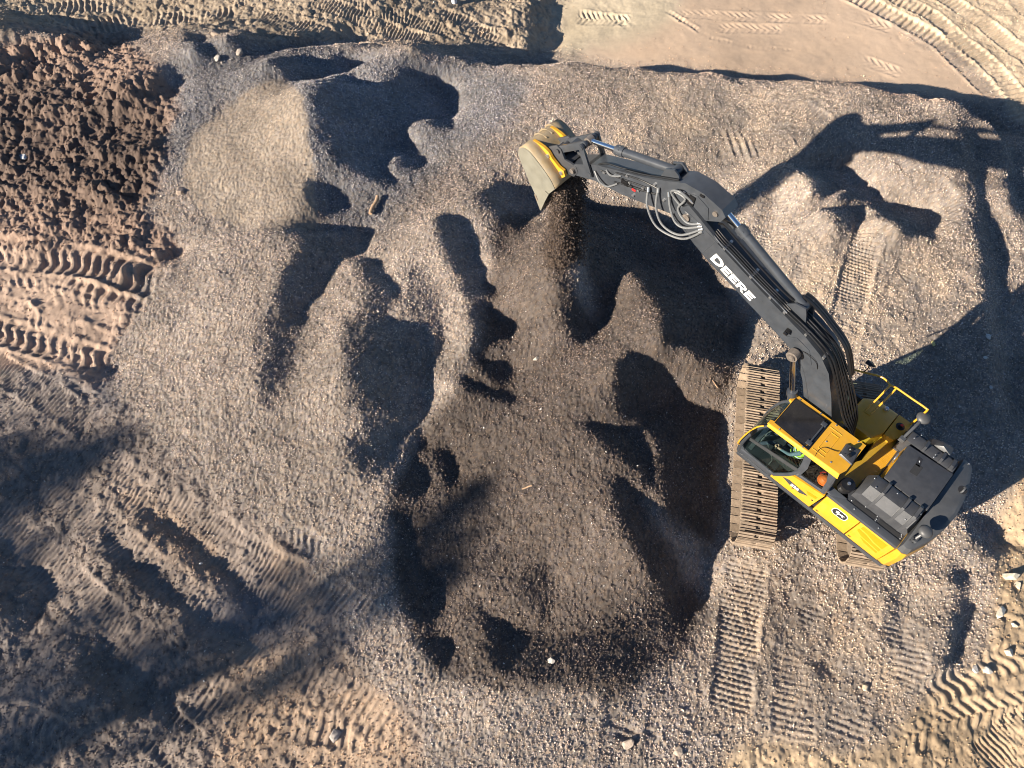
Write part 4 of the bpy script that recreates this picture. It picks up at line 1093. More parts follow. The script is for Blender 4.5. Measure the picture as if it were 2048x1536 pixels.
bm = BM(); box(bm, .70, .74, .55, .80, 2.05, 2.25); box(bm, 1.05, 1.2, .55, 1.35, 1.4, 1.52); tube(bm, [(1.0, .9, 1.42), (1.02, .9, 1.8), (.98, .9, 2.0)], .014, 6); tube(bm, [(1.0, 1.05, 1.42), (1.02, 1.05, 1.8), (.98, 1.05, 2.0)], .014, 6)
bmesh.ops.translate(bm, verts=bm.verts, vec=(.08, 0, 0)); cpart('travel_levers', bm, STEEL)
bm = BM(); box(bm, 1.2, 1.3, .60, .85, 1.40, 1.43); cpart('foot_pedal', bm, YEL, bevel=.006)
bm = BM(); box(bm, 1.2, 1.3, 1.06, 1.28, 1.40, 1.43); cpart('foot_pedal', bm, YEL, bevel=.006)
bm = BM(); tube(bm, [(.62, 1.33, 1.45), (.64, 1.34, 1.75), (.80, 1.36, 2.05), (.95, 1.36, 2.25)], .014, 6); cpart('door_grab_bar', bm, STEEL)
# roof
bm = BM()
top = [(1.16, .46), (1.19, .64), (1.10, .68), (1.10, 1.28), (1.20, 1.33), (1.20, 1.385), (-.50, 1.28), (-.56, 1.1), (-.58, .42), (.2, .40)]
slab(bm, [(1.20, .40), (1.20, .60), (1.13, .63), (1.13, 1.29), (1.22, 1.32), (1.22, 1.41), (1.08, 1.41), (-.56, 1.36), (-.62, 1.20), (-.62, .40)], 3.03, 3.105)
roof = cpart('cab_roof', bm, YEL, bevel=.014)
bm = BM(); hull(bm, [(1.20, 1.395, 3.09), (1.20, 1.44, 2.985), (-.56, 1.35, 3.09), (-.60, 1.43, 2.985), (1.18, 1.36, 2.985), (-.58, 1.33, 2.985), (1.18, 1.36, 3.085), (-.56, 1.30, 3.085)]); finish('roof_edge', bm, YEL, roof, bevel=.01)
bm = BM(); slab(bm, rrect(.70, .91, .80, .80, .07), 3.104, 3.125); hatch = finish('roof_hatch', bm, SKYGL, roof, bevel=.006)
bm = BM(); slab(bm, [(1.08, .54), (1.08, .50), (.26, .46), (.26, .50)], 3.10, 3.116); slab(bm, [(1.08, 1.28), (1.08, 1.32), (.26, 1.36), (.26, 1.32)], 3.10, 3.116); slab(bm, [(1.08, .5), (1.12, .5), (1.12, 1.32), (1.08, 1.32)], 3.10, 3.116); slab(bm, [(.22, .47), (.30, .47), (.30, 1.36), (.22, 1.36)], 3.10, 3.118)
finish('hatch_frame', bm, BLACK, hatch, bevel=.003)
bm = BM()
for y_ in (.62, 1.22): box(bm, .25, .37, y_ - .05, y_ + .05, 3.118, 3.155)
cyl(bm, (.30, .60, 3.14), (.30, 1.24, 3.14), .018, n=10)
finish('hatch_hinge', bm, GREY, hatch, bevel=.006)
bm = BM()
for a_, b2 in (((.18, .56), (-.12, .56)), ((.18, 1.26), (-.12, 1.26)), ((.10, .66), (.10, 1.16)), ((-.10, .66), (-.10, 1.16)), ((.10, .66), (-.10, .66)), ((.10, 1.16), (-.10, 1.16))):
    tube(bm, [(a_[0], a_[1], 3.104), (b2[0], b2[1], 3.104)], .010, 6, smooth_=False)
finish('roof_ridge', bm, YEL, roof)
bm = BM(); hull(bm, [(-.28, .66, 3.10), (-.60, .58, 3.10), (-.64, 1.02, 3.10), (-.30, 1.0, 3.10), (-.31, .68, 3.15), (-.58, .62, 3.13), (-.62, 1.0, 3.13), (-.33, .97, 3.15)])
bx_ = finish('antenna_base', bm, HOOD, roof, bevel=.008)
bm = BM(); lathe(bm, (-.42, .76, 3.14), [(.05, 0), (.05, .07), (.03, .10), (.012, .105)], 14); lathe(bm, (-.48, .88, 3.14), [(.045, 0), (.04, .05), (.01, .06)], 14); finish('antenna', bm, BLACK, bx_)
bm = BM(); tube(bm, [(-.40, .90, 3.15), (-.2, .98, 3.12), (.0, 1.06, 3.115), (.06, 1.2, 3.112), (.04, 1.38, 3.10)], .006, 5); finish('antenna_cable', bm, BLACK, roof)
bm = BM()
for x_, y_ in ((1.02, .46), (.5, .43), (.1, .44), (-.45, .44), (.95, 1.38), (.35, 1.38), (.05, .92), (-.28, 1.26)): lathe(bm, (x_, y_, 3.104), [(.02, 0), (.02, .01), (.008, .016)], 8)
tag(finish('roof_bolts', bm, STEEL, roof), kind='stuff')
bm = BM(); tube(bm, [(1.24, 1.46, 2.96), (1.34, 1.50, 2.80), (1.42, 1.51, 2.40), (1.46, 1.52, 1.95), (1.46, 1.51, 1.68), (1.40, 1.45, 1.60)], .018, 8); cpart('cab_hand_rail', bm, YEL)
bm = BM(); tube(bm, [(1.30, 1.42, 2.55), (1.38, 1.50, 2.6), (1.42, 1.53, 2.62)], .012, 6); hull(bm, [(1.36 + dx, 1.46 + dy, 2.50 + dz) for dx, dy, dz in ((-.08, -.12, -.08), (.03, -.05, -.02), (-.06, .1, -.1), (.04, .1, .02), (-.05, -.1, .12), (.02, .08, .12))]); cpart('cab_mirror', bm, BLACK, bevel=.01)
# machinery between cab and tank
bm = BM()
for k in range(9):
    x_ = -.62 + .06 * k; tube(bm, [(x_, -.30 + .02 * (k % 3), 1.3), (x_ + .1, -.2 + .05 * (k % 4), 1.8 + .03 * k), (x_ + .25, .0, 2.0 + .02 * k), (x_ + .3, .25, 1.7)], .028, 7)
box(bm, -.62, -.2, -.40, .36, 1.22, 1.55)
part('valve_block', bm, BLACK)
bm = BM(); box(bm, -.64, -.46, .26, .40, 1.7, 2.08); tube(bm, [(-.3, -.40, 1.95), (-.34, -.2, 2.12), (-.34, -.05, 2.12), (-.3, .1, 1.9)], .018, 7); part('battery_box', bm, BLACK, bevel=.01)
bm = BM(); box(bm, -.52, -.46, .10, .20, 1.95, 2.14); box(bm, -.30, -.22, -.42, -.36, 2.0, 2.12); part('pressure_fitting', bm, STEEL, bevel=.006)

# ------------------------------------------------------------------ boom, stick, bucket
HW = .31
lower = [(.02, 1.72), (.42, 1.95), (.85, 2.75), (1.25, 3.55), (1.62, 4.08), (1.95, 4.26), (3.0, 4.63), (4.35, 5.08), (4.95, 5.42), (5.25, 5.66)]
upper = [(5.16, 5.98), (4.85, 5.92), (4.0, 5.60), (3.0, 5.24), (2.2, 4.98), (1.7, 4.82), (1.28, 4.62), (.92, 4.28), (.55, 3.62), (.15, 2.78), (-.14, 2.22), (-.16, 1.92)]
bm = BM(); prism(bm, lower + upper, -HW, HW)
boom = part('boom', bm, GREY, bevel=.025)
def bpart(name, bm, mat, parent=boom, **k): return finish(name, bm, mat, parent, **k)
bm = BM()      # weld seams and stiffening plates standing proud on both faces
for sy in (1, -1):
    y0 = sy * HW
    for a_, b2 in (((1.90, 4.30), (1.55, 4.72)), ((4.45, 5.16), (4.28, 5.66)), ((2.55, 4.52), (2.40, 5.0))): tube(bm, [(a_[0], y0, a_[1]), (b2[0], y0, b2[1])], .006, 5, smooth_=False)
    extr(bm, [(1.45, y0, 4.0), (1.9, y0, 4.28), (2.05, y0, 4.5), (1.85, y0, 4.66), (1.5, y0, 4.55), (1.3, y0, 4.2)], (0, sy * .012, 0))
bpart('boom_plate', bm, GREY, bevel=.003)
bm = BM()
for sy in (1, -1):
    tube(bm, [(.60, sy * HW, 2.55), (1.30, sy * HW, 3.78), (1.72, sy * HW, 4.20), (2.0, sy * HW, 4.31), (4.4, sy * HW, 5.13), (5.0, sy * HW, 5.48)], .010, 5, sub=4)
bpart('boom_weld', bm, GREY)
ang = math.atan2(5.08 - 4.26, 4.35 - 1.95)
Ub, Vb = Vector((-math.cos(ang), 0, -math.sin(ang))), Vector((-math.sin(ang), 0, math.cos(ang)))
def letters(h):
    """bold slab lettering D E E R E as polygons in (u, v)"""
    out = []; u = 0.0
    def rect(a, b_, c, d): return [(a, c), (b_, c), (b_, d), (a, d)]
    def E_(w, h):
        s = h * .30; return [rect(0, s, 0, h), rect(s, w, 0, h * .24), rect(s, w * .92, h * .39, h * .61), rect(s, w, h * .76, h)]
    def arcs(cx, cy, ro, ri, xo, n=8):
        q = []
        for k in range(n):
            a0 = -math.pi / 2 + math.pi * k / n; a1 = -math.pi / 2 + math.pi * (k + 1) / n
            q.append([(cx + xo[1] * math.cos(a0), cy + ri * math.sin(a0)), (cx + xo[0] * math.cos(a0), cy + ro * math.sin(a0)), (cx + xo[0] * math.cos(a1), cy + ro * math.sin(a1)), (cx + xo[1] * math.cos(a1), cy + ri * math.sin(a1))])
        return q
    def D_(w, h):
        s = h * .28; m = w * .42
        return [rect(0, s, 0, h), rect(s, m, 0, h * .24), rect(s, m, h * .76, h)] + arcs(m, h / 2, h / 2, h * .26, (w - m, w - m - s))
    def R_(w, h):
        s = h * .30; m = w * .5
        return [rect(0, s, 0, h), rect(s, m, h * .80, h), rect(s, m, h * .38, h * .58)] + arcs(m, h * .69, h * .31, h * .11, (w * .46, w * .46 - s * .85)) + [[(m - h * .10, h * .38), (m + h * .16, h * .38), (w * 1.04, 0), (w * 1.04 - h * .36, 0)]]
    for ch, w, hh in (('D', .30, 1.18), ('E', .205, 1), ('E', .205, 1), ('R', .235, 1), ('E', .205, 1)):
        f = {'D': D_, 'E': E_, 'R': R_}[ch]
        out += [[(u + a, b_) for a, b_ in p] for p in f(w, h * hh)]
        u += w + .022
    return out, u
pol, Lw = letters(.225)
bm = BM(); org = Vector((4.28, HW, 5.06)) + Vb * .10
for p in pol: extr(bm, [org + Ub * a + Vb * b_ + Vector((0, .002, 0)) for a, b_ in p], (0, .003, 0))
bpart('maker_lettering', bm, WHITE)
# lift cylinders
for sy in (1, -1):
    y_ = sy * .47
    bm = BM(); A_, B_ = Vector((.62, y_, 1.55)), Vector((1.70, y_, 4.32)); d_ = (B_ - A_).normalized()
    cyl(bm, A_, A_ + d_ * 1.72, .10, n=20); cyl(bm, A_ + d_ * 1.66, A_ + d_ * 1.80, .118, n=20); cyl(bm, A_ - Vector((0, .1, 0)), A_ + Vector((0, .1, 0)), .12, n=16)
    tube(bm, [A_ + d_ * .2 + Vector((-.13, 0, .0)), A_ + d_ * 1.2 + Vector((-.13, 0, .0)), A_ + d_ * 1.72 + Vector((-.09, 0, 0))], .022, 7)
    lc = part('lift_cylinder', bm, GREY, bevel=.006)
    bm = BM(); cyl(bm, A_ + d_ * 1.80, B_ - d_ * .1, .062, n=18); finish('piston_rod', bm, CHROME, lc)
    bm = BM(); cyl(bm, B_ - Vector((0, .075, 0)), B_ + Vector((0, .075, 0)), .13, n=20); cyl(bm, B_ + Vector((0, sy * .075, 0)), B_ + Vector((0, sy * .12, 0)), .085, n=16); finish('rod_eye', bm, PIN, lc, bevel=.006)
bm = BM(); cyl(bm, (1.70, -.60, 4.32), (1.70, .60, 4.32), .065, n=16); bpart('boom_pin', bm, PIN)
# arm cylinder on top of the boom
def ram(name, A_, B_, rb, rr_, frac, parent):
    A_, B_ = Vector(A_), Vector(B_); d_ = (B_ - A_); L = d_.length; d_.normalize()
    bm = BM(); cyl(bm, A_, A_ + d_ * L * frac, rb, n=22); cyl(bm, A_ + d_ * (L * frac - .22), A_ + d_ * (L * frac), rb * 1.22, n=22); cyl(bm, A_ + d_ * (L * frac), A_ + d_ * (L * frac + .03), rb * .9, n=22)
    cyl(bm, A_ - Vector((0, .1, 0)), A_ + Vector((0, .1, 0)), rb * 1.1, n=16)
    for k in range(8):
        a_ = 2 * math.pi * k / 8; u = d_.cross(Vector((0, 1, 0))).normalized(); q = A_ + d_ * (L * frac - .11) + (u * math.cos(a_) + Vector((0, 1, 0)) * math.sin(a_)) * rb * 1.2
        cyl(bm, q - d_ * .02, q + d_ * .02, .014, n=6)
    o = part(name, bm, GREY, bevel=.004)
    bm = BM(); cyl(bm, A_ + d_ * (L * frac), B_ - d_ * .05, rr_, n=18); finish('piston_rod', bm, CHROME, o)
    bm = BM(); cyl(bm, B_ - Vector((0, .08, 0)), B_ + Vector((0, .08, 0)), rr_ * 1.7, n=18); finish('rod_eye', bm, PIN, o)
    return o
arm_ram = ram('arm_cylinder', (2.12, -.02, 5.20), (4.52, -.02, 6.28), .098, .062, .80, exc)
bm = BM()
for y_ in (-.16, .12): prism(bm, [(1.85, 4.85), (2.5, 5.04), (2.28, 5.30), (2.05, 5.34), (1.98, 5.2)], y_ - .02, y_ + .02)
bpart('cylinder_bracket', bm, GREY, bevel=.006)
# stick
sl = [(8.16, 4.70), (7.55, 4.96), (6.8, 5.10), (6.0, 5.34), (5.25, 5.58), (4.95, 5.70), (4.72, 5.90), (4.36, 6.16), (4.30, 6.34), (4.42, 6.46), (4.90, 6.56), (5.35, 6.52), (5.75, 6.28), (6.3, 5.98), (7.0, 5.68), (7.6, 5.42), (8.12, 5.06), (8.28, 4.90), (8.26, 4.76)]
bm = BM(); prism(bm, sl, -.215, .215)
stick = part('stick', bm, GREY, bevel=.022)
bm = BM()
for sy in (1, -1): extr(bm, [(4.62, sy * .215, 6.0), (4.95, sy * .215, 5.74), (5.35, sy * .215, 5.66), (5.55, sy * .215, 5.85), (5.45, sy * .215, 6.25), (5.0, sy * .215, 6.42), (4.7, sy * .215, 6.3)], (0, sy * .016, 0))
finish('stick_plate', bm, GREY, stick, bevel=.005)
bm = BM()
for sy in (1, -1):
    prism(bm, [(5.38, 5.60), (5.30, 5.90), (5.08, 6.14), (4.80, 6.02), (4.2, 5.72), (4.4, 5.2), (5.0, 5.40)], sy * .262 - .042, sy * .262 + .042)
bpart('boom_fork', bm, GREY, bevel=.01)
bm = BM(); cyl(bm, (5.05, -.35, 5.82), (5.05, .35, 5.82), .085, n=18); cyl(bm, (4.52, -.25, 6.28), (4.52, .25, 6.28), .06, n=14); cyl(bm, (8.16, -.30, 4.86), (8.16, .30, 4.86), .062, n=14)
finish('stick_pin', bm, PIN, stick)
bm = BM(); box(bm, 5.02, 5.16, .215, .27, 6.12, 6.36); box(bm, 4.86, 4.96, .215, .25, 6.48, 6.53); finish('valve_cover', bm, BLACK, stick, bevel=.008)
bm = BM(); box(bm, 6.42, 6.52, .215, .222, 5.44, 5.50); finish('red_tag', bm, RED, stick)
# bucket cylinder and linkage
bk_ram = ram('bucket_cylinder', (5.72, -.02, 6.42), (7.98, -.02, 5.72), .092, .058, .67, exc)
bm = BM()
for y_ in (-.15, .11): prism(bm, [(5.45, 6.30), (6.0, 6.05), (5.9, 6.45), (5.7, 6.56), (5.58, 6.5)], y_ - .02, y_ + .02)
finish('cylinder_bracket', bm, GREY, stick, bevel=.006)
def link(bm, a_, b2, y_, r, t):
    a_, b2 = Vector((a_[0], y_, a_[1])), Vector((b2[0], y_, b2[1])); d_ = (b2 - a_).normalized(); u = Vector((-d_.z, 0, d_.x))
    pts = []
    for k in range(9): q = math.pi / 2 + math.pi * k / 8; pts.append(a_ + r * (math.cos(q) * d_ + math.sin(q) * u))
    for k in range(9): q = -math.pi / 2 + math.pi * k / 8; pts.append(b2 + r * (math.cos(q) * d_ + math.sin(q) * u))
    extr(bm, [p - Vector((0, t / 2, 0)) for p in pts], (0, t, 0))
bm = BM()
for sy in (1, -1): link(bm, (7.98, 5.72), (7.66, 5.12), sy * .265, .075, .05)
cyl(bm, (7.98, -.31, 5.72), (7.98, .31, 5.72), .06, n=14); cyl(bm, (7.66, -.30, 5.12), (7.66, .30, 5.12), .06, n=14)
part('guide_link', bm, GREY, bevel=.006)
bm = BM()
for sy in (1, -1): link(bm, (7.98, 5.72), (8.66, 5.12), sy * .16, .085, .07)
box(bm, 8.2, 8.4, -.16, .16, 5.34, 5.46)
part('power_link', bm, GREY, bevel=.006)
# quick coupler
bm = BM()
for sy in (1, -1): prism(bm, [(8.02, 4.88), (8.12, 4.66), (8.38, 4.60), (8.62, 4.68), (8.98, 4.86), (9.02, 4.98), (8.90, 5.08), (8.72, 5.24), (8.58, 5.20), (8.44, 4.98), (8.28, 5.0), (8.10, 5.0)], sy * .20 - .03, sy * .20 + .03)
box(bm, 8.30, 8.56, -.19, .19, 4.74, 4.92); box(bm, 8.62, 8.85, -.19, .19, 4.86, 5.0)
cyl(bm, (8.66, -.27, 5.12), (8.66, .27, 5.12), .055, n=14)
qc = part('quick_coupler', bm, HOOD, bevel=.01)
bm = BM(); cyl(bm, (8.42, -.36, 4.66), (8.42, .36, 4.66), .055, n=14); cyl(bm, (8.86, -.36, 4.90), (8.86, .36, 4.90), .055, n=14); finish('coupler_pin', bm, STEEL, qc)
# bucket
BW = .62
prof = [(8.34, 4.40), (8.52, 4.62), (8.95, 4.90), (9.24, 5.02), (9.42, 4.98), (9.52, 4.86), (9.53, 4.68), (9.42, 4.44), (9.10, 3.96), (8.92, 3.70), (8.72, 3.40)]
def catmull2(P, sub=3):
    return [(v.x, v.z) for v in spline([(x_, 0, z_) for x_, z_ in P], sub)]
ps = catmull2(prof)
bm = BM(); loft(bm, [[(x_, y_, z_) for x_, z_ in ps] for y_ in np.linspace(-BW, BW, 7)], closed=False)
bucket = part('bucket', bm, [BUCKET, BUCKIN]); md = bucket.modifiers.new('plate', 'SOLIDIFY'); md.thickness = .035; md.offset = 0
side = ps + [(8.66, 3.78), (8.52, 4.10), (8.40, 4.30)]
for sy in (1, -1):
    bm = BM(); prism(bm, side, sy * BW - .018, sy * BW + .018); finish('bucket_side', bm, BUCKSIDE, bucket, bevel=.004)
    bm = BM(); prism(bm, [(8.72, 3.36), (8.86, 3.58), (8.74, 3.92), (8.62, 4.14), (8.50, 4.12), (8.60, 3.80)], sy * (BW + .03) - .016, sy * (BW + .03) + .016); finish('side_cutter', bm, BUCKSIDE, bucket, bevel=.004)
bm = BM(); hull(bm, [(8.70, -BW - .03, 3.36), (8.70, BW + .03, 3.36), (8.76, -BW - .03, 3.34), (8.76, BW + .03, 3.34), (8.98, -BW - .03, 3.74), (8.98, BW + .03, 3.74), (8.92, -BW - .03, 3.76), (8.92, BW + .03, 3.76)]); finish('cutting_edge', bm, IRON, bucket, bevel=.004)
bm = BM()
for y_ in (-.30, -.10, .10): 
    tube(bm, [(9.18, y_ - .06, 5.03), (9.46, y_ - .06, 4.98), (9.56, y_ - .06, 4.72), (9.12, y_ - .06, 3.98)], .02, 5)
finish('wear_strip', bm, BUCKET, bucket)
for sy in (1, -1):
    bm = BM(); prism(bm, [(8.30, 4.62), (8.40, 4.50), (8.60, 4.60), (8.98, 4.78), (9.30, 4.92), (9.36, 5.04), (9.20, 5.06), (9.02, 5.06), (8.86, 5.02), (8.74, 4.90), (8.52, 4.78), (8.36, 4.76)], sy * .30 - .035, sy * .30 + .035); er = finish('bucket_ear', bm, YEL, bucket, bevel=.008)
    bm = BM(); cyl(bm, (8.42, sy * .335, 4.66), (8.42, sy * .37, 4.66), .05, n=14); cyl(bm, (8.86, sy * .335, 4.90), (8.86, sy * .37, 4.90), .05, n=14); finish('ear_boss', bm, STEEL, er)

# ------------------------------------------------------------------ hoses and pipes
def top_of(x_, extra=0.0):
    U2 = sorted(upper); return float(np.interp(x_, [p[0] for p in U2], [p[1] for p in U2])) + extra
for k in range(7):
    y_ = .28 - .062 * k; bm = BM(); w_ = .012 * math.sin(k * 2.1)
    tube(bm, [(-.25, y_ - .1, 1.7), (-.42 + .03 * k, y_ - .06, 2.6), (.10 - .02 * k, y_, 3.25), (.62 - .02 * k, y_, 4.0 + w_), (1.08, y_, 4.62 + .03 * (k % 2)), (1.6, y_, 4.90 + w_), (2.3, y_ + (.0 if k < 3 else -.02), 5.08 + w_)], .024, 7)
    bpart('boom_hose', bm, BLACK)
for k in range(4):
    y_ = .275 - .058 * k; bm = BM()
    tube(bm, [(2.28, y_, 5.075), (2.5, y_ - .02, 5.13), (2.62, y_, 5.19), (3.2, y_, 5.365), (3.9, y_, 5.62), (4.12, y_ + .02, 5.70), (4.4, y_, 5.80)], .019, 7, sub=4)
    bpart('boom_pipe', bm, BLACK if k else GREY)
bm = BM()
for x_ in (1.2, 1.75, 2.35, 2.75, 3.3, 4.05): box(bm, x_ - .03, x_ + .03, .02, .30, top_of(x_) - .01, top_of(x_) + .055)
bpart('hose_clamp', bm, STEEL, bevel=.006)
for k in range(3):
    bm = BM(); y_ = -.12 - .06 * k
    tube(bm, [(.55, y_, 4.05), (1.0, y_, 4.72), (1.6, y_ - .02, 5.06), (2.05, y_ + .02, 5.30), (2.25, y_ + .05, 5.36)], .032, 8); bpart('boom_hose', bm, BLACK)
# flexible loops from boom end to stick
loops = [[(4.62, .33, 5.72), (4.95, .42, 5.30), (5.55, .46, 5.20), (5.95, .40, 5.50), (6.10, .27, 5.85)],
         [(4.64, .31, 5.78), (5.0, .46, 5.42), (5.45, .46, 5.36), (5.75, .38, 5.60), (5.88, .26, 5.98)],
         [(4.68, .30, 5.82), (4.98, .40, 5.62), (5.22, .40, 5.60), (5.45, .33, 5.78), (5.62, .26, 6.06)],
         [(4.72, .28, 5.86), (4.98, .37, 5.76), (5.28, .33, 5.90), (5.22, .27, 6.20), (5.5, .25, 6.20)],
         [(5.06, .25, 6.22), (5.35, .33, 6.36), (5.55, .30, 6.18), (5.32, .27, 5.98), (5.06, .28, 5.92)]]
for q in loops:
    bm = BM(); tube(bm, q, .026, 9, sub=8); lp = finish('hose_loop', bm, SILVERHOSE, stick)
    bm = BM()
    for e, f in ((q[0], q[1]), (q[-1], q[-2])):
        d_ = (Vector(f) - Vector(e)).normalized(); cyl(bm, Vector(e) - d_ * .03, Vector(e) + d_ * .07, .034, n=10)
    finish('hose_fitting', bm, STEEL, lp)
for q in ([(6.1, .225, 5.80), (6.6, .225, 5.64), (7.0, .225, 5.50), (7.4, .225, 5.40)], [(5.9, .225, 5.95), (6.4, .225, 5.86), (7.0, .225, 5.62)], [(6.25, .225, 5.62), (6.7, .225, 5.46), (7.0, .225, 5.34)]):
    bm = BM(); tube(bm, q, .018, 7, sub=3); finish('stick_pipe', bm, BLACK, stick)
for q in ([(7.55, .24, 5.28), (7.35, .30, 5.16), (7.15, .28, 5.12), (7.0, .25, 5.24), (6.9, .23, 5.36)], [(7.25, .23, 5.52), (7.12, .27, 5.50), (7.0, .24, 5.52), (6.85, .22, 5.62)]):
    bm = BM(); tube(bm, q, .022, 8, sub=6); finish('stick_hose', bm, SILVERHOSE, stick)
for q in ([(5.95, .10, 6.10), (6.35, .12, 5.98), (6.9, .14, 5.76), (7.35, .14, 5.58), (7.6, .18, 5.36)], [(5.5, .20, 6.48), (5.9, .19, 6.26), (6.3, .19, 6.04), (6.8, .19, 5.82)], [(5.9, .225, 5.78), (6.2, .235, 5.66), (6.5, .235, 5.56), (6.65, .225, 5.46)]):
    bm = BM(); tube(bm, q, .02, 7, sub=4); finish('stick_hose', bm, BLACK, stick)
bm = BM(); box(bm, 6.62, 6.80, .215, .275, 5.50, 5.60); cyl(bm, (6.60, .25, 5.55), (6.50, .25, 5.57), .022, n=8); finish('valve_cover', bm, BLACK, stick, bevel=.008)
bm = BM(); tube(bm, [(4.45, .02, 5.86), (4.3, .10, 6.0), (4.0, .12, 5.90), (3.4, .13, 5.66), (2.7, .14, 5.42), (2.35, .12, 5.32)], .022, 7); bpart('cylinder_line', bm, BLACK)
bm = BM(); tube(bm, [(4.5, -.12, 5.84), (4.2, -.14, 5.86), (3.5, -.13, 5.58), (2.8, -.13, 5.36)], .02, 7); bpart('cylinder_line', bm, BLACK)
bm = BM()
for x_, z_ in ((7.0, 5.52), (6.6, 5.60), (6.45, 5.32), (6.25, 5.70), (6.7, 5.74), (6.35, 5.55), (5.7, 5.75), (7.3, 5.40), (6.0, 6.0), (5.3, 6.3)): box(bm, x_ - .03, x_ + .03, .21, .25, z_ - .022, z_ + .022)
finish('pipe_clamp', bm, STEEL, stick, bevel=.004)
bm = BM(); box(bm, 2.03, 2.13, HW, HW + .10, 4.66, 4.76); cyl(bm, (2.08, HW + .1, 4.71), (2.08, HW + .14, 4.69), .05, n=12); bpart('work_light', bm, BLACK, bevel=.008)
bm = BM(); tube(bm, [(1.62, HW + .02, 4.42), (1.45, HW + .05, 4.46), (1.25, HW + .03, 4.38), (1.15, HW + .01, 4.20)], .008, 5); bpart('grease_line', bm, BLACK)

# ------------------------------------------------------------------ driver
SKIN = paint('skin', (.50, .30, .21), .55, var=.06); SHIRT = paint('blue_grey_shirt', (.13, .17, .22), .9, var=.15, scale=20); JEANS = paint('dark_jeans', (.035, .045, .07), .9, var=.2, scale=20)
VEST = paint('high_visibility_vest', (.55, .80, .06), .7, var=.06); REFL = paint('reflective_tape', (.70, .72, .72), .35, var=.04); BOOT = paint('work_boot', (.05, .035, .025), .7); HAIR = paint('brown_hair', (.05, .03, .02), .8)
def mach_to_world(x, y, z):
    c, s = math.cos(MYAW), math.sin(MYAW); return Vector((MX + c * x - s * y, MY + s * x + c * y, MZ + z))
person = bpy.data.objects.new('person', None); COL.objects.link(person)
person.location = mach_to_world(.36, .95, 1.88); person.rotation_euler = (0, 0, MYAW)
tag(person, 'seated driver in a yellow green safety vest, hands on the levers inside the cab', 'person')
def J(x, y, z): return (x, y - .95, z - 1.88)
def skinned(name, pts, edges, root, mats, matf, sub=2):
    m = bpy.data.meshes.new(name); m.from_pydata([p[:3] for p in pts], edges, [])
    o = bpy.data.objects.new(name, m); COL.objects.link(o); o.parent = person
    md = o.modifiers.new('skin', 'SKIN'); md.use_smooth_shade = True
    m.skin_vertices.new() if not m.skin_vertices else None
    for i, p in enumerate(pts): m.skin_vertices[0].data[i].radius = (p[3], p[4] if len(p) > 4 else p[3]); m.skin_vertices[0].data[i].use_root = (i == root)
    sd = o.modifiers.new('smooth', 'SUBSURF'); sd.levels = sd.render_levels = sub
    dg = bpy.context.evaluated_depsgraph_get(); m2 = bpy.data.meshes.new_from_object(o.evaluated_get(dg)); m2.name = name
    o.modifiers.clear(); o.data = m2; bpy.data.meshes.remove(m)
    m2.materials.clear()
    for q in mats: m2.materials.append(q)
    for p in m2.polygons: p.material_index = matf(p.center); p.use_smooth = True
    return o
P_ = []; E_ = []
def add(x, y, z, r, r2=None, to=None):
    P_.append((*J(x, y, z), r, r2 or r)); i = len(P_) - 1
    if to is not None: E_.append((to, i))
    return i
pel = add(-.02, .95, 1.98, .13, .16); wa = add(-.06, .95, 2.16, .12, .15, pel); ch = add(-.10, .95, 2.36, .135, .17, wa); nk = add(-.10, .95, 2.53, .06, .06, ch); h0 = add(-.08, .95, 2.62, .075, .07, nk); h1 = add(-.06, .95, 2.72, .095, .085, h0); h2 = add(-.065, .95, 2.80, .07, .07, h1)
for sy in (1, -1):
    sh = add(-.10, .95 + sy * .19, 2.45, .062, .062, ch); el_ = add(.06, .95 + sy * .27, 2.22, .045, .045, sh); wr = add(.30, .95 + sy * .30, 2.21, .030, .032, el_); hd = add(.37, .95 + sy * .30, 2.21, .030, .038, wr)
    hp_ = add(.08, .95 + sy * .12, 1.97, .095, .09, pel); kn = add(.52, .95 + sy * .16, 2.0, .062, .062, hp_); an = add(.72, .95 + sy * .16, 1.58, .042, .042, kn); he = add(.74, .95 + sy * .16, 1.47, .045, .045, an); to_ = add(.93, .95 + sy * .16, 1.45, .038, .045, he)
def bodymat(c):
    z_ = c.z + 1.88; x_ = c.x
    if z_ > 2.52: return 0
    if x_ > .28 and z_ > 2.14: return 0
    if z_ < 1.55: return 3
    if z_ < 2.08: return 2
    return 1
body = skinned('body', P_, E_, 0, [SKIN, SHIRT, JEANS, BOOT], bodymat)
for sy in (1, -1):      # fingers curled round the joystick, thumb from the side of the palm
    bm = BM()
    for k, L_ in enumerate((.055, .065, .060, .048)):
        z_ = 2.235 - .018 * k; y0 = .95 + sy * .30
        tube(bm, [J(.385, y0 + sy * .012, z_), J(.385 + L_ * .55, y0 + sy * .012, z_), J(.385 + L_ * .8, y0 - sy * .014, z_ - .003), J(.385 + L_ * .45, y0 - sy * .03, z_ - .006)], .009, 6, sub=3)
    tube(bm, [J(.36, y0 - sy * .02, 2.235), J(.38, y0 - sy * .045, 2.245), J(.41, y0 - sy * .045, 2.25)], .0105, 6, sub=3)
    finish('fingers', bm, SKIN, person)
bm = BM()
rings = []
for z_, rx, ry, x_ in ((2.06, .155, .19, -.03), (2.16, .15, .185, -.06), (2.30, .155, .20, -.09), (2.42, .15, .205, -.10), (2.50, .11, .15, -.10), (2.53, .08, .10, -.10)):
    rings.append([J(x_ + rx * math.cos(2 * math.pi * k / 20), .95 + ry * math.sin(2 * math.pi * k / 20), z_) for k in range(20)])
loft(bm, rings, caps=False); vs_ = finish('safety_vest', bm, VEST, person)
bm = BM()
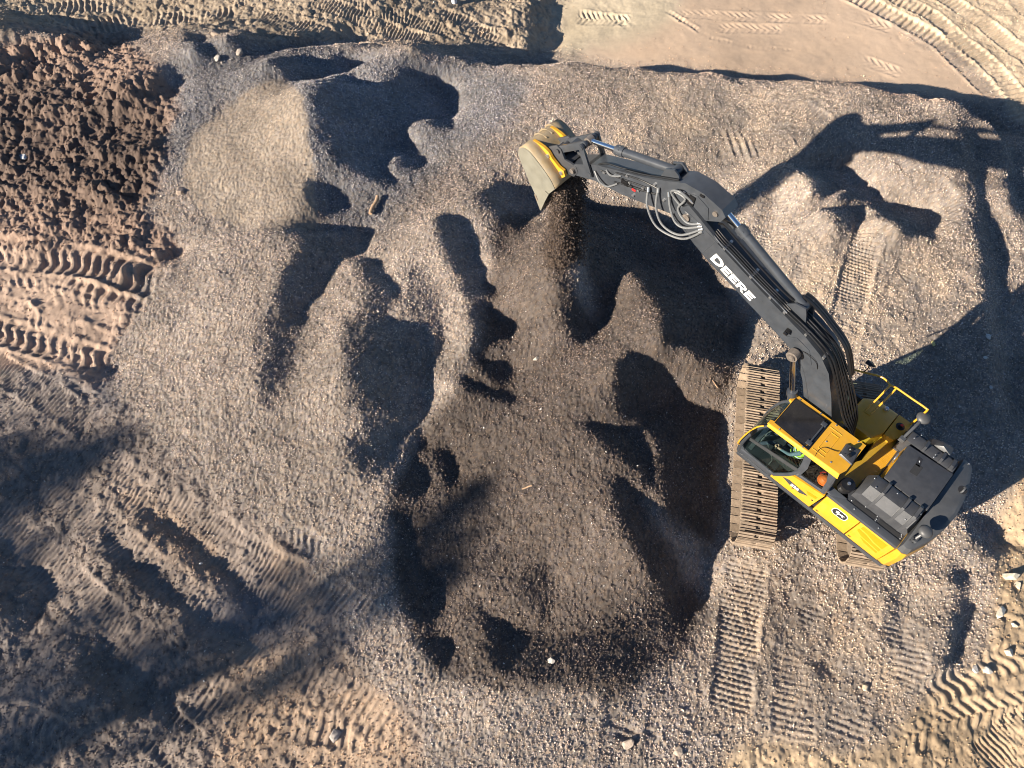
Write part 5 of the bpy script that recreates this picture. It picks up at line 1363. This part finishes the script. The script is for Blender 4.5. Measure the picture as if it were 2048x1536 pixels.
for z_ in (2.18, 2.32): loft(bm, [[J(-.075 + .162 * math.cos(2 * math.pi * k / 20), .95 + .208 * math.sin(2 * math.pi * k / 20), z_ + dz) for k in range(20)] for dz in (0, .05)], caps=False)
for sy in (1, -1): tube(bm, [J(-.23, .95 + sy * .09, 2.3), J(-.19, .95 + sy * .10, 2.47), J(-.10, .95 + sy * .10, 2.53), J(.0, .95 + sy * .10, 2.48), J(.07, .95 + sy * .09, 2.3)], .022, 6)
finish('reflective_band', bm, REFL, vs_)
bm = BM()
for sy in (1, -1): lathe(bm, J(.028, .95 + sy * .033, 2.725), [(.004, -.01), (.011, 0), (.004, .01)], 8)
finish('eye', bm, WHITE, person)
bm = BM(); hull(bm, [J(.02, .935, 2.70), J(.02, .965, 2.70), J(.06, .95, 2.695), J(.03, .95, 2.745)]); box(bm, *[v for v in (.015 , .034)], -.025, .025, 2.665 - 1.88, 2.672 - 1.88)
for sy in (1, -1): hull(bm, [J(-.06 + dx, .95 + sy * (.085 + dy), 2.72 + dz) for dx, dy, dz in ((-.02, 0, 0), (.02, 0, .02), (0, .015, .03), (0, .01, -.03), (-.02, .02, .01))])
finish('face', bm, SKIN, person)
bm = BM(); lathe(bm, J(-.075, .95, 2.735), [(.098, 0), (.102, .03), (.085, .075), (.04, .10), (.002, .105)], 18); finish('hair', bm, HAIR, person)
# things lying behind the seat
hat = bpy.data.objects.new('hard_hat', None); COL.objects.link(hat); hat.location = mach_to_world(-.48, 1.18, 2.17)
tag(hat, 'orange hard hat lying on the shelf behind the rear side window of the cab', 'hard hat')
bm = BM(); lathe(bm, (0, 0, 0), [(.15, 0), (.15, .012), (.12, .02), (.115, .07), (.08, .12), (.03, .14), (.003, .142)], 20); finish('shell', bm, ORANGE, hat)
bm = BM(); tube(bm, [(.11, .05, .01), (.14, .12, -.02), (.06, .20, -.01), (-.04, .18, -.02)], .018, 6); finish('chin_strap', bm, RED, hat)
bm = BM(); box(bm, -.60, -.34, .52, 1.38, 2.10, 2.15); cpart('rear_shelf', bm, INTER)

# ------------------------------------------------------------------ gravel pouring from the bucket
rg = np.random.default_rng(23); NF = 20000
f_ = rg.random(NF) ** .85
gx0 = 8.64 - .36 * rg.random(NF); gy0 = -.55 + 1.1 * rg.random(NF)
wpos = np.array([mach_to_world(a, b_, 0)[:] for a, b_ in zip(gx0 - .15 * f_ + .14 * rg.normal(size=NF) * (.3 + f_), gy0 + .12 * rg.normal(size=NF) * f_)])
gz = ground_height(wpos[:, 0], wpos[:, 1])
wpos[:, 2] = gz + (4.25 - gz) * (1 - f_)
pour_scl = .012 + .02 * rg.random(NF) ** 2
pour_col = np.array((.105, .085, .072)) * (pal[rg.integers(0, 8, NF)]) * (.7 + .6 * rg.random((NF, 1)))
pour = scatter('falling_gravel', wpos, pour_scl, rg.random((NF, 3)) * 6.28, pour_col, None)
# gravel still lying in the bucket
bm = BM(); hull(bm, [(8.50, -.58, 4.25), (8.50, .58, 4.25), (9.2, -.58, 4.75), (9.2, .58, 4.75), (9.30, -.58, 4.40), (9.30, .58, 4.40), (8.95, -.58, 3.90), (8.95, .58, 3.90), (8.66, -.55, 4.0), (8.66, .55, 4.0)])
heap = finish('gravel_heap', bm, paint('dark_wet_gravel', (.14, .115, .10), .95, var=.4, scale=22, bump=1.0, bscale=45), None)
heap.matrix_world = Matrix.Translation((MX, MY, MZ)) @ Matrix.Rotation(MYAW, 4, 'Z')
tag(heap, kind='stuff')

# ------------------------------------------------------------------ single rocks, timber and twigs
def rock(name, px, py, size, colr, label, cat='rock', group=None, seed=0, flat=.7):
    rnd = random.Random(seed * 7 + 3); bm = BM(); pts = []
    for _ in range(17):
        v = Vector((rnd.gauss(0, 1), rnd.gauss(0, 1), rnd.gauss(0, 1))).normalized() * rnd.uniform(.72, 1.05); pts.append((v.x * 1.2 * size, v.y * .9 * size, v.z * flat * size))
    hull(bm, pts)
    m = paint(name + '_stone', colr, .85, var=.25, scale=14, bump=.8, bscale=40, dust=.25)
    o = finish(name, bm, m, None, ang=12, bevel=size * .05, bseg=1)
    x, y, z_ = place(px, py); o.location = (x, y, z_ + size * flat * .22); o.rotation_euler = (rnd.uniform(-.3, .3), rnd.uniform(-.3, .3), rnd.uniform(0, 6.28))
    return tag(o, label, cat, group)
PALE = (.62, .56, .44)
rock('boulder', 2016, 1150, .20, PALE, 'largest pale cream boulder beside the rut behind the excavator', 'boulder', 'pale rocks along the right edge', 1)
rock('boulder', 1996, 1226, .17, (.66, .61, .50), 'cream boulder just below the largest pale boulder', 'boulder', 'pale rocks along the right edge', 2)
rock('rock', 2036, 1170, .10, PALE, 'small cream rock between the two biggest pale boulders at the edge', 'rock', 'pale rocks along the right edge', 3)
rock('rock', 2024, 1250, .09, PALE, 'small cream rock tucked right under the lower pale boulder', 'rock', 'pale rocks along the right edge', 4)
rock('rock', 2016, 1306, .13, (.58, .52, .42), 'cream rock where the gravel meets the tyre tread prints', 'rock', 'pale rocks along the right edge', 5)
rock('rock', 1972, 1342, .12, (.50, .47, .42), 'greyish pale rock at the head of the curved tread prints', 'rock', 'pale rocks along the right edge', 6)
rock('rock', 1950, 1338, .10, (.46, .43, .40), 'flat grey rock at the gravel edge left of a paler one', 'rock', 'pale rocks along the right edge', 7)
rock('rock', 1732, 1374, .11, (.50, .40, .28), 'tan rock alone on the crawler prints below the excavator', 'rock', None, 8)
rock('rock', 1974, 676, .10, (.45, .45, .44), 'pale grey rock inside the excavator shadow, upper one', 'rock', 'pale rocks in the excavator shadow', 9)
rock('rock', 1968, 718, .075, (.45, .45, .44), 'pale grey rock inside the excavator shadow, middle one', 'rock', 'pale rocks in the excavator shadow', 10)
rock('rock', 1980, 777, .07, (.42, .42, .42), 'pale grey rock inside the excavator shadow, lower one', 'rock', 'pale rocks in the excavator shadow', 11)
rock('rock', 1864, 690, .09, (.55, .48, .18), 'yellowish flat rock near the front corner of the machine shadow', 'rock', None, 12)
rock('rock', 436, 118, .16, (.32, .30, .28), 'rounded grey rock on the blue grey bank above the pale sand pile', 'rock', 'rocks on the upper bank', 13)
rock('rock', 480, 108, .15, (.36, .31, .27), 'angular brown grey rock on the upper bank beside a rounder grey one', 'rock', 'rocks on the upper bank', 14)
rock('rock', 436, 70, .26, (.27, .21, .17), 'large brown rock at the foot of the small dark mound', 'rock', 'rocks on the upper bank', 15)
rock('rock', 45, 312, .13, (.40, .43, .46), 'bluish white rock half sunk in the dark wet soil', 'rock', None, 16)
rock('rock', 362, 385, .17, (.33, .25, .20), 'brown clod where the pale sand pile meets the brown soil', 'rock', None, 17)
rock('rock', 188, 52, .20, (.27, .22, .18), 'brown rock in the shaded furrow near the top edge', 'rock', None, 18)
rock('rock', 1072, 716, .09, (.50, .45, .38), 'single pale stone in the middle of the dark pile below the bucket', 'rock', None, 19)
rock('rock', 1354, 1502, .13, (.36, .29, .23), 'brown stone on the bare tan strip along the bottom', 'rock', None, 20)
rock('rock', 1255, 1487, .14, (.34, .28, .23), 'brown stone beside the rutted ground along the bottom', 'rock', None, 21)
rock('rock', 1102, 1322, .09, (.55, .50, .44), 'pale stone near the lower rim of the dark pile', 'rock', None, 22)
rock('rock', 672, 1470, .16, (.30, .27, .25), 'flat grey slab among the wide tread prints', 'rock', None, 23)
WOOD = paint('weathered_wood', (.40, .27, .17), .85, var=.3, scale=12, bump=.6, bscale=60)
def stick_on_ground(name, a_, b2, r, label, cat, lift=.02):
    A_, B_ = Vector(place(*a_)), Vector(place(*b2)); c = (A_ + B_) / 2; bm = BM()
    d_ = B_ - A_
    pts = [A_ - c + Vector((0, 0, lift)), -d_ * .2 + Vector((r * .4, 0, lift)), d_ * .2 + Vector((-r * .3, r * .3, lift)), B_ - c + Vector((0, 0, lift))]
    tube(bm, pts, r, 9, sub=3); o = finish(name, bm, WOOD, None); o.location = c; return tag(o, label, cat)
stick_on_ground('wooden_post', (756, 396), (741, 430), .055, 'short weathered wooden post standing out of the gravel bank', 'post', .10)
stick_on_ground('stick', (1044, 980), (1064, 974), .018, 'thin pale stick lying across the middle of the dark gravel', 'stick')
stick_on_ground('twig', (1424, 762), (1434, 778), .014, 'thin brown twig on the gravel left of the crawler track', 'twig')
bag = bpy.data.objects.new('plastic_bucket', None)
bm = BM(); lathe(bm, (0, 0, 0), [(.11, 0), (.14, .26), (.155, .28), (.15, .30), (.12, .30), (.11, .28), (.02, .27)], 18)
o = finish('plastic_pail', bm, paint('white_blue_plastic', (.62, .68, .76), .5), None); q = place(909, 9); o.location = (q[0], q[1], q[2] - .01); tag(o, 'small bluish white pail standing by the top edge of the yard', 'pail')
bpy.data.objects.remove(bag)

# ------------------------------------------------------------------ trees beyond the lower left edge; their thin crowns shade that corner
BARK = paint('grey_brown_bark', (.12, .09, .07), .9, var=.3, scale=8, bump=.8); LEAF = paint('late_autumn_leaves', (.11, .085, .035), .7, var=.35, scale=1.5)
def tree(blobs, label, seed):
    """blobs: (photo px, py of the shade, crown radius, height, leaf count): each clump hangs on its own limb"""
    rnd = random.Random(seed); cl = []
    for px, py, r, h, n in blobs:
        x, y = unproj(px, py, 0.0); L = h / TANEL
        cl.append((Vector((x - L * _ca, y - L * _sa, h)), r, n))
    c = sum((q[0] for q in cl), Vector()) / len(cl); base = Vector((c.x, c.y, 0)); base.z = surf_z(base.x, base.y) - .1
    t = bpy.data.objects.new('tree', None); COL.objects.link(t); t.location = base; tag(t, label, 'tree', 'thin trees beyond the lower left edge')
    bm = BM(); zt = min(q[0].z for q in cl) * .62
    top = Vector((0, 0, zt)); rr = .24
    loft(bm, [ring((rnd.uniform(-.1, .1), rnd.uniform(-.1, .1), zt * k / 5), (0, 0, 1), rr * (1.25 - .13 * k if k else 1.6), 12) for k in range(6)])
    for p, r, n in cl:
        e = p - base; m_ = top.lerp(e, .5) + Vector((rnd.uniform(-.4, .4), rnd.uniform(-.4, .4), rnd.uniform(0, .6)))
        P = spline([top * .85, m_, e], 5); R = [ring(q, (P[min(i + 1, len(P) - 1)] - P[max(i - 1, 0)]), .10 * (1 - .8 * i / len(P)) + .012, 6) for i, q in enumerate(P)]; loft(bm, R)
        for k in range(7):
            d_ = Vector((rnd.gauss(0, 1), rnd.gauss(0, 1), rnd.gauss(.2, .7))).normalized() * r * rnd.uniform(.7, 1.2); tube(bm, [e * .97 + m_ * .03, e + d_ * .5 + Vector((0, 0, .1)), e + d_], .014, 4, sub=2)
    finish('trunk', bm, BARK, t)
    vs, fs = [], []
    for p, r, n in cl:
        e = p - base
        for k in range(n):
            d_ = Vector((rnd.gauss(0, .45), rnd.gauss(0, .45), rnd.gauss(0, .45))) * r; q = e + d_
            u = Vector((rnd.gauss(0, 1), rnd.gauss(0, 1), rnd.gauss(0, 1))).normalized(); v = u.orthogonal().normalized(); s = rnd.uniform(.045, .085)
            i = len(vs); vs += [q - u * s, q + v * s * .6, q + u * s, q - v * s * .6]; fs.append((i, i + 1, i + 2, i + 3))
    m = bpy.data.meshes.new('crown'); m.from_pydata([v[:] for v in vs], [], fs); m.materials.append(LEAF); o = bpy.data.objects.new('crown', m); COL.objects.link(o); o.parent = t
tree([(-40, 930, 1.1, 9.0, 900), (60, 915, 1.0, 9.6, 800), (150, 925, .8, 9.2, 520), (215, 905, .6, 9.8, 330), (285, 880, .6, 10.2, 420), (40, 990, .9, 8.8, 600), (-60, 1010, 1.2, 8.4, 900), (130, 985, .7, 9.0, 300), (-30, 1090, .9, 9.2, 500)], 'tall thin tree beyond the lower left edge casting the shade band across the left side', 31)
tree([(0, 1160, .9, 10.0, 520), (20, 1240, .9, 9.0, 520), (60, 1330, .9, 9.4, 420), (200, 1310, .9, 10.4, 420), (280, 1380, 1.0, 9.8, 620), (350, 1290, .7, 10.8, 260), (190, 1430, .9, 9.2, 420), (60, 1470, 1.1, 8.8, 700), (120, 1080, .7, 10.6, 160), (320, 1190, .7, 11, 220)], 'tall thin tree beyond the lower left edge casting shade on the rutted corner', 32)
tree([(640, 1130, .9, 13.0, 420), (690, 1190, .9, 12.2, 420), (730, 1270, .7, 12.0, 300), (880, 1110, .9, 13.4, 520), (930, 1050, .8, 13.8, 520), (990, 990, .6, 14.2, 360), (1045, 950, .4, 14.6, 160), (900, 1160, .6, 13.0, 260), (560, 1210, .9, 11.8, 320), (470, 1270, .8, 11.4, 260), (620, 1340, .6, 11.4, 200), (960, 1120, .5, 13.4, 200)], 'tall thin tree beyond the lower left edge, its top shading the dark middle pile', 33)
